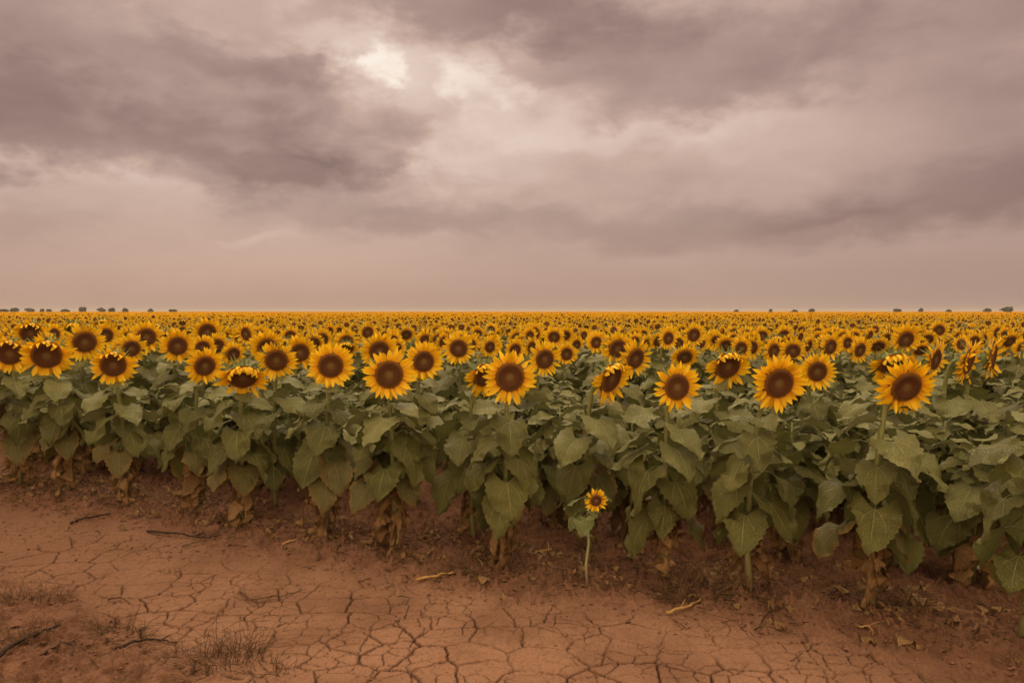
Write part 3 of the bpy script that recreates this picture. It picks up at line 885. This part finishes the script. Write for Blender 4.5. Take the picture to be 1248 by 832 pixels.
def far_leaf(nl, seed_, s0=.16):
    q = random.Random(seed_); ms = []
    for i in range(nl):
        a = i*2.4+q.uniform(-.4, .4); z0 = q.uniform(.72, 1.12); s = q.uniform(.8, 1.2)*s0
        ca, sa = math.cos(a), math.sin(a); x0 = .07; x1 = .07+s*.9; x2 = .07+s*1.6
        V = [(x0*ca, x0*sa, z0+.03), (x1*ca-s*.5*sa, x1*sa+s*.5*ca, z0), (x1*ca+s*.5*sa, x1*sa-s*.5*ca, z0), (x2*ca, x2*sa, z0-.12)]
        ms.append(M(V, [(0, 2, 3, 1)], None, [(0, 0, 0), (.6, .4, 0), (-.6, .4, 0), (0, .9, 0)]))
    return join(ms).setmat(8)
def grid_pts(y0, y1, sx, sy):
    out = []
    for y in np.arange(y0, y1, sy):
        hw = .74*y+4
        x = np.arange(-hw, hw, sx); x = x+r.uniform(-.3, .3, len(x))*sx; out.append(np.stack([x, y+r.uniform(-.35, .35, len(x))*sy], -1))
    return np.concatenate(out)
pf = grid_pts(32, 90, .66, .66)
n = len(pf); az, nod, hh, sz = poses(n)
T = np.stack([pf[:, 0], pf[:, 1], hh], -1)
for k in range(3):
    m = np.arange(n) % 3 == k
    parts.append(scatter(far_head(13, k), basis_arr(az[m], nod[m])*sz[m][:, None, None], T[m], r.random(m.sum())))
    parts.append(scatter(far_leaf(4, k), rotz(r.uniform(0, 6.28, m.sum()), np.ones(m.sum())), np.stack([pf[m, 0], pf[m, 1], (hh[m]-1.25)], -1)))
pf2 = grid_pts(90, 260, .95, 1.05)
n2 = len(pf2); az, nod, hh, sz = poses(n2)
T = np.stack([pf2[:, 0], pf2[:, 1], hh], -1)
parts.append(scatter(far_head(8, 9), basis_arr(az, nod)*(sz*.98)[:, None, None], T, r.random(n2)))
print('far', n, n2)
# canopy surface far away
yy_ = np.concatenate([np.geomspace(60, 3600, 90)]); uu = np.linspace(-1.1, 1.1, 160)
Yc, Uc = np.meshgrid(yy_, uu, indexing='ij'); Xc = Uc*Yc
Zc = 1.02+.10*(vnoise(Xc*.9, Yc*.9, 5)-.5)+.14*sstep(150, 260, Yc)
cm = M(np.stack([Xc, Yc, Zc], -1).reshape(-1, 3))
a_, b_ = Yc.shape; i0 = (np.arange(a_-1)[:, None]*b_+np.arange(b_-1)[None]).ravel()
cm.q = np.stack([i0, i0+1, i0+1+b_, i0+b_], -1); cm.qm = np.full(len(cm.q), 7, int)
parts.append(cm)
def canopy_mat():
    mt, n = material('distant canopy')
    tc = n.node('ShaderNodeNewGeometry').outputs['Position']
    a = n.noise(tc, 1.6, 2, .6)
    d = n.node('ShaderNodeVectorMath', operation='LENGTH'); n.put(d.inputs[0], tc)
    a2 = n.noise(tc, .25, 3, .6)
    col = n.mix(n.ss(a, .42, .58), (.11, .12, .05), (.74, .30, .010))
    col = n.mix(n.ss(a2, .55, .75, 0., .4), col, (.16, .13, .05))
    col2 = n.mix(n.ss(a2, .3, .7), (.34, .19, .035), (.50, .26, .025))
    # blooms close up on each other with distance
    col = n.mix(n.ss(d.outputs['Value'], 150., 300.), col, col2)
    finish(n, col, .8, .1)
    return mt
fm = join(parts)
field = obj('sunflower_field', make_mesh('sunflower_field', fm, [LEAF, YELL, DRY, PETAL, DISC, GREEN, STEM, canopy_mat(), PALE]))
tag(field, 'mass of far sunflowers merging into a yellow carpet up to the horizon', 'sunflower field', kind='stuff')
print('field verts', len(fm.v), 'faces', len(fm.q)+len(fm.t))
del fm, parts

# ------------------------------------------------------------------ trees on the horizon
def leafball(cx, cy, cz, rx, ry, rz, n, s, rs):
    q = np.random.default_rng(rs)
    d = q.normal(size=(n, 3)); d /= np.linalg.norm(d, axis=1)[:, None]
    k = q.random(n)**.35
    lob = 1+.25*np.sin(d[:, 0]*5+rs)+.2*np.sin(d[:, 1]*6+rs*2)*np.cos(d[:, 2]*5)
    c = d*np.array([rx, ry, rz])*(k*lob)[:, None]+np.array([cx, cy, cz])
    A = q.normal(size=(n, 3))*s; B = q.normal(size=(n, 3))*s
    V = np.stack([c-A-B, c+A-B*.6, c+A+B, c-A*.7+B], 1).reshape(-1, 3)
    return M(V, np.arange(4*n).reshape(-1, 4))
TREES = [(4, 4, 16, 'low dark hedge-like tree at the left end of the horizon'), (18, 7, 11, 'bushy round tree second from the left end of the horizon'), (37, 6, 12, 'wide low tree left of the tallest lone tree on the horizon'),
 (52, 5, 5, 'thin small tree left of the tallest lone tree on the horizon'), (60, 4, 7, 'tiny round tree nearest left of the flat one on the horizon'), (80, 4, 12, 'flat low tree just left of the tallest lone tree on the horizon'),
 (101, 9, 10, 'tallest lone tree on the left part of the horizon'), (124, 7, 11, 'first of three bushes right of the tallest lone tree'), (137, 7, 9, 'middle one of three bushes right of the tallest lone tree'),
 (153, 6, 8, 'last of three bushes right of the tallest lone tree'), (184, 5, 7, 'small dark tree standing alone right of the three bushes'), (211, 4, 12, 'faint low tree furthest right of the left horizon group'),
 (897, 3, 6, 'faint speck of a tree leftmost on the right half of the horizon'), (939, 4, 4, 'tiny lone tree before the pair on the right horizon'), (968, 3, 8, 'low small tree left of the mid-right horizon pair'), (989, 5, 8, 'small rounded tree at mid right of the horizon'),
 (1093, 5, 11, 'low spreading tree left of the thin one on the right horizon'), (1122, 6, 6, 'thin upright tree on the right horizon'), (1156, 3, 7, 'faint low tree between the thin one and the right end pair'),
 (1203, 6, 11, 'low round tree left of the big flat-topped one at right'), (1227, 9, 17, 'big flat-topped tree near the right end of the horizon')]
for i, (px, hp, wp, lab) in enumerate(TREES):
    D = 380+20*((i*7) % 5)
    x = (px-624)/F*D; sc_ = D/F; top = H+hp*sc_*.68; w = wp*sc_*.75
    root = obj('tree', None, loc=(x, D, 0)); tag(root, lab, 'tree', 'trees along the horizon')
    q = random.Random(i)
    th = top*.55
    tr = [tube([(0, 0, -.2), (.05, 0, th*.5), (.1, .05, th)], lambda t: .22-.10*t, 7)]
    for k in range(4):
        a = k*1.57+q.uniform(-.4, .4); tr.append(tube([(.08, 0, th*.6), (math.cos(a)*w*.18, math.sin(a)*w*.18, th*.9), (math.cos(a)*w*.34, math.sin(a)*w*.34, top*.82)], lambda t: .09-.05*t, 5))
    obj('trunk', make_mesh('trunk', join(tr), [BARK]), root)
    cz = .42*top; rz = top-cz; q2 = q.uniform(.9, 1.1)
    cr = [leafball(0, 0, top*.58, w*.42, w*.42, top*.28, 700, .17, i*10+1)]
    for k in range(5):
        a = k*1.26+q.uniform(-.5, .5); f = q.uniform(.5, .85)
        cr.append(leafball(math.cos(a)*w*.28, math.sin(a)*w*.28, top*q.uniform(.45, .72), w*.27, w*.27, top*.22*f, 300, .15, i*10+2+k))
    obj('crown', make_mesh('crown', join(cr), [CROWN], False), root)

# ------------------------------------------------------------------ things lying on the bare soil
def hg(x, y):
    return gz(x, y)
def twig(ptspx, rad, mat, name, label, cat, rs, branches=2, lift=.012):
    q = random.Random(rs)
    w = [on_ground(*p) for p in ptspx]
    P = []
    for a, b in zip(w, w[1:]):
        for k in range(4):
            t = k/4; P.append((a[0]+(b[0]-a[0])*t, a[1]+(b[1]-a[1])*t))
    P.append(w[-1])
    pts3 = []
    for i, (x, y) in enumerate(P):
        t = i/(len(P)-1)
        pts3.append(Vector((x+q.uniform(-.008, .008), y+q.uniform(-.010, .010), hg(x, y)+rad+.008+lift*math.sin(t*math.pi*1.3)+q.uniform(0, .006))))
    o0 = pts3[0].copy(); loc = [p-o0 for p in pts3]
    ms = [tube(loc, lambda t: rad*(1.1-.75*t), 6)]
    for k in range(branches):
        i = q.randrange(2, len(loc)-2); b = loc[i]; d = (loc[i+1]-loc[i-1]).normalized(); s = q.choice((-1, 1)); L = q.uniform(.05, .13)
        e = Vector((d.x*.7-s*d.y*.7, d.y*.7+s*d.x*.7, q.uniform(.0, .35)))
        ms.append(tube([b, b+e*L*.5+Vector((q.uniform(-.01, .01), 0, .004)), b+e*L], lambda t: rad*(.5-.35*t), 5))
    o = obj(name, make_mesh(name, join(ms), [mat]), loc=o0); tag(o, label, cat); return o
twig([(86, 641), (100, 637), (116, 634), (138, 628)], .011, TWIG_DARK, 'twig', 'short black twig on smooth soil left, before the second plant', 'twig', 1, 1)
twig([(178, 650), (215, 655), (245, 660), (280, 655)], .010, TWIG_DARK, 'dead_branch', 'dark forked branch lying below the left front plants', 'branch', 2, 4)
twig([(222, 668), (250, 664), (285, 656)], .007, TWIG_BROWN, 'twig', 'thin brown twig just under the dark forked branch', 'twig', 3, 1)
twig([(345, 670), (358, 668), (374, 664)], .007, TWIG_STRAW, 'stalk', 'short yellow stalk by the foot of the plant right of the drooping one', 'stalk', 4, 0)
twig([(507, 713), (528, 711), (548, 706), (566, 702)], .010, TWIG_STRAW, 'stalk', 'long yellow dry stalk lying left of the tall front plant', 'stalk', 5, 1)
twig([(292, 720), (305, 735), (335, 731), (368, 721)], .008, TWIG_BROWN, 'twig', 'curved brown stick on the cracked mud left of centre', 'twig', 6, 2)
twig([(133, 735), (147, 734), (160, 737)], .009, TWIG_BROWN, 'stick', 'short fat brown stick on the cracked mud at left', 'stick', 7, 0)
twig([(140, 808), (165, 797), (190, 789), (214, 786)], .009, TWIG_DARK, 'twig', 'long dark bent twig near the bottom left', 'twig', 8, 1)
twig([(-6, 828), (15, 815), (34, 801)], .016, TWIG_DARK, 'dead_branch', 'thick dark branch in the bottom left corner', 'branch', 9, 2)
twig([(42, 800), (60, 793), (78, 780)], .009, TWIG_DARK, 'twig', 'dark forked twig right of the thick corner branch', 'twig', 10, 2)
twig([(50, 822), (75, 808), (92, 806), (86, 818)], .006, TWIG_DARK, 'twig', 'thin hooked twig near the bottom left corner', 'twig', 11, 1)
twig([(812, 753), (835, 749), (855, 742), (862, 730)], .009, TWIG_STRAW, 'stalk', 'tan dry stalk under the brown weeds right of centre', 'stalk', 12, 1)
twig([(921, 774), (938, 758), (960, 743)], .005, TWIG_DARK, 'twig', 'fine straight dark twig right of centre', 'twig', 13, 0)
twig([(1046, 774), (1060, 776), (1064, 780)], .005, TWIG_STRAW, 'stalk', 'small pale forked stalk in front of the nearest big plant', 'stalk', 14, 2)
twig([(650, 683), (668, 676), (690, 674)], .009, TWIG_STRAW, 'stalk', 'yellow stalk lying between the tall front plant and the tiny one', 'stalk', 15, 1)
twig([(1190, 742), (1215, 752), (1246, 765)], .007, TWIG_BROWN, 'twig', 'thin brown twig before the plant at the right edge', 'twig', 16, 1)
twig([(1010, 742), (1026, 735), (1030, 716)], .008, TWIG_DARK, 'twig', 'black broken twig left of the foot of the nearest big plant', 'twig', 17, 3, .03)
twig([(948, 798), (960, 806)], .010, TWIG_DARK, 'twig', 'tiny dark scrap of wood on mud right of centre', 'twig', 18, 0) if False else None

def tuft(px, py, n, hgt, spread, label, rs, mat=BLADE, flat=.3, lean=(0, 0)):
    q = random.Random(rs)
    cx, cy = on_ground(px, py); ms = []
    z0 = hg(cx, cy)
    for i in range(int(n*1.4)):
        a = q.uniform(0, 6.28); rr = spread*math.sqrt(q.random())*.55
        bx, by = rr*math.cos(a), rr*math.sin(a)*.6
        L = hgt*q.uniform(.4, 1.15); b = q.uniform(0, 6.28) if q.random() < .5 else a
        tl = q.uniform(.15, 1.0) if q.random() > flat else q.uniform(1.1, 1.5)
        d = Vector((math.cos(b)*math.sin(tl)+lean[0], math.sin(b)*math.sin(tl)+lean[1], math.cos(tl))); d.normalize()
        zb = hg(cx+bx, cy+by)-z0-.005
        p = Vector((bx, by, zb)); P = [p.copy()]
        for k in range(4):
            d = (d+Vector((q.uniform(-.22, .22), q.uniform(-.22, .22), -.16))).normalized()
            p = p+d*L/4
            p.z = max(p.z, zb+.006)
            P.append(p.copy())
        w = q.uniform(.0014, .0028)
        ms.append(tube(P, lambda t: w*(1-.75*t), 3, cap=False))
    o = obj('dry_grass_tuft', make_mesh('dry_grass_tuft', join(ms), [mat], False), loc=(cx, cy, z0))
    tag(o, label, 'dry grass', 'dead grass tufts on the bare soil'); return o
tuft(40, 745, 90, .19, .32, 'upright dead grass tuft at the left edge', 1)
tuft(15, 742, 70, .14, .30, 'pale flattened grass clump cut by the left edge', 12, flat=.6)
tuft(150, 778, 60, .18, .26, 'sparse thin dead tuft low on the left', 2)
tuft(262, 812, 200, .15, .42, 'large tangled dead grass tuft at the bottom left of centre', 3, flat=.55)
tuft(290, 800, 60, .24, .22, 'tall stalky dead tuft rising beside the large tangled one', 4, flat=.1)
tuft(38, 798, 50, .12, .2, 'small dead tuft in the lower left by the dark branch', 5)
tuft(553, 703, 90, .17, .20, 'small dead tuft beside the long yellow stalk', 6)
tuft(690, 706, 130, .15, .42, 'brown matted weeds between the tall front plant and the tiny one', 7, flat=.6)
tuft(845, 730, 260, .22, .42, 'big brown tangle of dead weeds between two front plants', 8, flat=.45)
tuft(1092, 748, 110, .24, .26, 'dark dead weed tuft right of the foot of the nearest big plant', 9, flat=.35)
tuft(420, 656, 110, .17, .3, 'dark dried weeds right of the foot of the fourth plant from left', 10, flat=.5)
tuft(330, 822, 50, .15, .22, 'sparse dead tuft at the bottom edge left of centre', 13)
tuft(205, 700, 40, .05, .12, 'tiny dark tuft on smooth mud at left', 11)
tuft(560, 655, 90, .13, .4, 'matted weeds in shade behind the tall front plant', 14, flat=.6)
tuft(70, 790, 160, .16, .7, 'wide thin mat of fallen dry straw on the rough soil at lower left', 21, flat=.9)
tuft(170, 822, 120, .14, .5, 'flattened straw on rough soil at the bottom edge left of the tangled tuft', 22, flat=.9)
tuft(196, 632, 90, .12, .4, 'brown weeds at the foot of the third plant from left', 23, flat=.5)
tuft(640, 700, 70, .10, .25, 'small weed clump right of the foot of the tall front plant', 24, flat=.5)
tuft(965, 742, 90, .13, .35, 'weed clump right of the thick-stemmed plant foot', 25, flat=.6)
tuft(1180, 700, 120, .14, .5, 'dry weeds in the gap left of the right edge plant', 15, flat=.6)

# loose clods, straw and leaf scraps: nobody could count them
q = np.random.default_rng(21)
def clods(n, name, label):
    ico = M([(0, 0, 1), (.9, 0, .3), (.28, .85, .35), (-.72, .53, .4), (-.72, -.53, .3), (.28, -.85, .45), (0, 0, -.6)], None,
            [(0, 1, 2), (0, 2, 3), (0, 3, 4), (0, 4, 5), (0, 5, 1), (6, 2, 1), (6, 3, 2), (6, 4, 3), (6, 5, 4), (6, 1, 5)])
    x = q.uniform(-5.5, 3.6, n*3); rdv = q.normal(.05, .38, n*3); y = front_y(x)-rdv
    x2 = q.uniform(-3.2, -.9, n//2); y2 = q.uniform(3.2, 4.6, n//2)
    x3 = q.uniform(-4.5, 3.4, n//2); y3 = q.uniform(3.2, 5.6, n//2)
    x = np.concatenate([x, x2, x3]); y = np.concatenate([y, y2, y3]); _, rdd, bk, _ = relief(x, y)
    keep = (rdd > -1.2) & (y > 3.0); keep[n*3:n*3+n//2] &= bk[n*3:n*3+n//2] > .3
    x, y = x[keep], y[keep]; zz = relief(x, y)[0]; k = len(x)
    s = .0025+.0145*q.random(k)**5
    A = rotz(q.uniform(0, 6.28, k), s, s*q.uniform(.6, 1.1, k)); A[:, 0, :] *= q.uniform(.7, 1.4, (k, 1))
    m = scatter(ico, A, np.stack([x, y, zz+s*.2], -1))
    tag(obj(name, make_mesh(name, m, [CLOD], False)), label, 'soil', kind='stuff')
clods(4200, 'soil_clods', 'loose crumbs and clods of reddish soil strewn along the crop edge')
def litter(n):
    ms = []
    x = q.uniform(-5.5, 3.6, n); y = front_y(x)-q.normal(-.12, .27, n)
    qq = random.Random(5)
    for i in range(n):
        if y[i] < 3: continue
        z_ = gz(x[i], y[i])
        if i % 5:
            a = qq.uniform(0, 6.28); L = qq.uniform(.03, .16); w = qq.uniform(.0016, .0042)
            p = Vector((x[i], y[i], z_+.014)); d = Vector((math.cos(a), math.sin(a), qq.uniform(-.05, .25)))
            ms.append(tube([p, p+d*L*.5+Vector((0, qq.uniform(-.01, .01), .004)), p+d*L], w, 3, cap=False).setmat(i % 2))
        else:
            s = qq.uniform(.15, .5)
            m = leafLo['dry', i % 7]
            ms.append(m.xf(Matrix.Translation((x[i], y[i], z_+.02)) @ Matrix.Rotation(qq.uniform(0, 6.28), 4, 'Z') @ Matrix.Rotation(qq.uniform(-1.9, -1.2), 4, 'Y') @ Matrix.Scale(s, 4)).setmat(2))
    tag(obj('leaf_litter', make_mesh('leaf_litter', join(ms), [LITTER, BLADE, DRY])), 'brown scraps of dead leaf and straw littered at the feet of the front rows', 'litter', kind='stuff')
litter(2400)

# ------------------------------------------------------------------ sky: Nishita behind an overcast of cloud
SUN_AZ, SUN_EL = -9., 52.      # azimuth from +Y towards +X
w = bpy.data.worlds.new('World'); sc.world = w; w.use_nodes = True
nt = w.node_tree; nt.nodes.clear(); n = N(nt)
tcn = n.node('ShaderNodeTexCoord').outputs['Generated']
sp = n.node('ShaderNodeSeparateXYZ'); n.L.new(tcn, sp.inputs[0]); dx, dy_, dz = sp.outputs
el = n.m('MULTIPLY', n.m('ARCSINE', dz), 57.2958); azd = n.m('MULTIPLY', n.m('ARCTAN2', dx, dy_), 57.2958)
# cloud deck coordinates: converge towards the horizon
dk = n.m('ADD', n.m('MAXIMUM', dz, 0.0), .16)
cb = n.node('ShaderNodeCombineXYZ'); n.put(cb.inputs[0], n.m('DIVIDE', dx, dk)); n.put(cb.inputs[1], n.m('DIVIDE', dy_, dk)); deck = cb.outputs[0]
n1 = n.noise(deck, 1.3, 8, .58, .2); n2 = n.noise(deck, 4.6, 8, .6, .25)
ca = n.node('ShaderNodeCombineXYZ'); n.put(ca.inputs[0], n.m('MULTIPLY', azd, .06)); n.put(ca.inputs[1], n.m('MULTIPLY', el, .13)); n.put(ca.inputs[2], 2.3)
n3 = n.noise(ca.outputs[0], 1.3, 7, .58, .2)
cb2 = n.node('ShaderNodeCombineXYZ'); n.put(cb2.inputs[0], n.m('MULTIPLY', azd, .06)); n.put(cb2.inputs[1], n.m('MULTIPLY', el, .13)); n.put(cb2.inputs[2], 7.9)
n4 = n.noise(cb2.outputs[0], 1.3, 7, .58, .2)
cb3 = n.node('ShaderNodeCombineXYZ'); n.put(cb3.inputs[0], n.m('MULTIPLY', azd, .20)); n.put(cb3.inputs[1], n.m('MULTIPLY', el, .34)); n.put(cb3.inputs[2], 4.4)
n5 = n.noise(cb3.outputs[0], 1.15, 7, .54, .25)
cb4 = n.node('ShaderNodeCombineXYZ'); n.put(cb4.inputs[0], n.m('MULTIPLY', azd, .20)); n.put(cb4.inputs[1], n.m('MULTIPLY', el, .34)); n.put(cb4.inputs[2], 9.1)
n6 = n.noise(cb4.outputs[0], 1.15, 7, .54, .25)
wfade = n.ss(el, 0., 9., .25, 1.)
waz = n.m('ADD', azd, n.m('MULTIPLY', n.m('SUBTRACT', n3, .5), n.m('MULTIPLY', wfade, 13.)))
waz = n.m('ADD', waz, n.m('MULTIPLY', n.m('SUBTRACT', n5, .5), n.m('MULTIPLY', wfade, 9.)))
wel = n.m('ADD', el, n.m('MULTIPLY', n.m('SUBTRACT', n4, .5), n.m('MULTIPLY', wfade, 7.)))
wel = n.m('ADD', wel, n.m('MULTIPLY', n.m('SUBTRACT', n6, .5), n.m('MULTIPLY', wfade, 5.5)))
def PE(x, y):
    a = math.atan((x-624)/F); return math.degrees(a)+0., math.degrees(math.atan((379-y)/F*math.cos(a)))
val = None
def blob(x, y, sx, sy, amp, soft=.6, rot=0., under=0.):
    """cloud mass at pixel-derived direction; sx, sy half sizes in degrees"""
    global val
    A, E_ = PE(x, y)
    u = n.m('SUBTRACT', waz, A); v = n.m('SUBTRACT', wel, E_)
    if rot:
        c, s = math.cos(R(rot)), math.sin(R(rot))
        u2 = n.m('ADD', n.m('MULTIPLY', u, c), n.m('MULTIPLY', v, s)); v = n.m('SUBTRACT', n.m('MULTIPLY', v, c), n.m('MULTIPLY', u, s)); u = u2
    u = n.m('DIVIDE', u, sx); v = n.m('DIVIDE', v, sy)
    d = n.m('SQRT', n.m('ADD', n.m('MULTIPLY', u, u), n.m('MULTIPLY', v, v)))
    f = n.ss(d, 1.+soft*.5, 1.-soft, 0., amp)
    if under:  # lighter top, heavier base
        f = n.m('MULTIPLY', f, n.m('SUBTRACT', 1., n.m('MULTIPLY', n.m('ADD', v, 0.), under), clamp=False))
    val = f if val is None else n.m('ADD', val, f)
BL = [
 (60, 70, 20, 4.6, -.125, .6, 0, .25), (300, 78, 9, 1.6, -.06, .6, 0, .2),
 (160, 165, 20, 3.5, -.11, .45, -3, .5), (410, 156, 7.0, 3.0, -.07, .25, 0, .9), (345, 82, 4.2, 1.3, -.035, .5, -8, .3), (340, 205, 9, 1.6, -.05, .6, -6, 0),
 (590, 8, 12, 2.6, -.16, .7, -4, .2), (700, 45, 8, 2.6, -.07, .8, -8, 0),
 (850, 78, 13, 4.2, -.13, .6, -2, .3), (640, 95, 3.6, 1.2, -.06, .7, 0, 0), (1150, 60, 12, 8, -.11, .9, 0, .1),
 (1160, 235, 14, 3.0, -.125, .6, 2, .3), (850, 275, 17, 2.2, -.085, .7, 2, .2), (420, 255, 10, 1.8, -.055, .8, -3, 0), (560, 265, 9, 1.4, -.06, .8, 0, 0),
 (780, 187, 7, 1.2, -.045, .8, 0, 0), (1240, 130, 5, 9, -.06, 1., 0, 0), (1180, 340, 12, 4, -.035, 1., 0, 0), (0, 150, 8, 6, -.04, 1., 0, 0),
 (466, 76, 2.3, 1.1, .24, .9, 12, 0), (470, 85, 4.6, 2.8, .16, 1., 10, 0), (580, 100, 2.4, 1.5, .17, 1., 0, 0), (395, 45, 4.5, 1.8, .10, .9, -18, 0), (610, 125, 6.5, 3.4, .085, 1., 0, 0),
 (640, 170, 10, 2.2, .08, .9, 0, 0), (880, 168, 11, 1.9, .07, .9, 3, 0), (1020, 92, 2.4, 1., .05, .8, 0, 0), (318, 292, 3.4, .45, .045, 1., 0, 0),
 (1010, 272, 6, .7, .05, .9, 3, 0), (300, 320, 20, 3, .06, 1., 0, 0), (380, 208, 8, 1.0, -.05, .7, -6, 0), (100, 178, 12, 1.2, -.045, .7, -3, 0), (60, 225, 14, 1.4, .045, .8, -4, 0), (570, 205, 6, 1.4, .05, .8, -10, 0),
]
for b in BL: blob(*b)
tex = n.m('ADD', n.m('MULTIPLY', n.m('SUBTRACT', n1, .5), .14), n.m('MULTIPLY', n.m('SUBTRACT', n5, .5), n.ss(el, 5., 16., .06, .13)))
tex = n.m('ADD', tex, n.m('MULTIPLY', n.m('SUBTRACT', n3, .5), .24))
tex = n.m('MULTIPLY', tex, n.ss(el, .5, 12., .10, 1.))
base = n.ss(el, 0., 12., .345, .435)
lum = n.m('ADD', n.m('ADD', base, val), tex)
# the half of the sky out of the picture (overhead and behind) is brightened and warmed as added front light
back = n.m('MAXIMUM', n.m('MULTIPLY', n.ss(dy_, .35, -.5), .80), n.m('MULTIPLY', n.ss(el, 30., 55.), 1.15))
lum = n.m('ADD', lum, n.m('MULTIPLY', back, .42))
rp = n.node('ShaderNodeValToRGB'); n.put(rp.inputs[0], lum)
cr = rp.color_ramp
def lin(r_, g_, b_): return tuple((c/255/12.92 if c <= 10 else ((c/255+.055)/1.055)**2.4) for c in (r_, g_, b_))+(1,)
stops = [(.0, (112, 88, 82)), (.20, (146, 119, 110)), (.34, (178, 150, 138)), (.43, (199, 170, 155)), (.56, (225, 201, 186)), (.72, (249, 231, 214)), (1., (255, 250, 243))]
while len(cr.elements) < len(stops): cr.elements.new(.5)
for e, (p_, c_) in zip(cr.elements, stops): e.position = p_; e.color = lin(*c_)
col = rp.outputs[0]
# warm low band, stronger to the left
warm = n.m('MULTIPLY', n.ss(el, 9., 0.), n.ss(azd, 45., -25., .35, 1.))
col = n.mix(n.m('MULTIPLY', warm, .55), col, n.mix(1., col, (1.10, .97, .86), 'MULTIPLY'))
viol = n.m('MULTIPLY', n.ss(azd, 5., 30.), n.ss(el, 3., 9.))
col = n.mix(n.m('MULTIPLY', viol, .25), col, n.mix(1., col, (.98, .93, 1.0), 'MULTIPLY'))
col = n.mix(n.ss(el, 0., -3.), col, (.20, .12, .09))
col = n.mix(back, col, n.mix(1., col, (1.75, 1.55, 1.12), 'MULTIPLY'))
ten = n.mix(1., col, (10., 10., 10.), 'MULTIPLY')
sky = n.node('ShaderNodeTexSky', sky_type='NISHITA'); sky.sun_disc = False; sky.sun_elevation = R(SUN_EL); sky.sun_rotation = R(SUN_AZ)
sky.dust_density = 4
mx = n.mix(.965, sky.outputs[0], ten)
bg = n.node('ShaderNodeBackground'); n.put(bg.inputs[0], mx); bg.inputs[1].default_value = .1
wo = n.node('ShaderNodeOutputWorld'); n.L.new(bg.outputs[0], wo.inputs[0])
w.cycles.sampling_method = 'MANUAL'; w.cycles.sample_map_resolution = 512

HZ = join([M([(x, y, z) for x in (-4600, 4600) for y in (-60.5, 4700) for z in (-1.4, 9.)], [(0, 1, 3, 2), (4, 6, 7, 5), (0, 4, 5, 1), (2, 3, 7, 6), (0, 2, 6, 4), (1, 5, 7, 3)])])
hm_ = bpy.data.materials.new('haze'); hm_.use_nodes = True; hm_.node_tree.nodes.clear()
hn = N(hm_.node_tree); pv = hn.node('ShaderNodeVolumePrincipled'); pv.inputs['Color'].default_value = (.86, .76, .68, 1); pv.inputs['Density'].default_value = .00035; pv.inputs['Anisotropy'].default_value = .2
ho = hn.node('ShaderNodeOutputMaterial'); hn.L.new(pv.outputs[0], ho.inputs['Volume'])
haze = obj('haze', make_mesh('haze', HZ, [hm_], False)); tag(haze, 'thin dusty haze in the air over the field', 'haze', kind='stuff')
sl = bpy.data.lights.new('sun', 'SUN'); sl.energy = 1.5; sl.angle = R(30); sl.color = (1., .84, .62)
so = bpy.data.objects.new('sun', sl); C.objects.link(so)
d = Vector((math.sin(R(SUN_AZ))*math.cos(R(SUN_EL)), math.cos(R(SUN_AZ))*math.cos(R(SUN_EL)), math.sin(R(SUN_EL))))
so.rotation_euler = d.to_track_quat('Z', 'Y').to_euler(); so.location = d*30
so['kind'] = 'structure'

vs = sc.view_settings; vs.view_transform = 'Standard'; vs.look = 'None'; vs.exposure = 0; vs.gamma = 1; vs.use_curve_mapping = False
sc.display_settings.display_device = 'sRGB'
cy = sc.cycles
cy.max_bounces = 5; cy.diffuse_bounces = 3; cy.glossy_bounces = 2; cy.transmission_bounces = 3; cy.transparent_max_bounces = 4
cy.use_denoising = True
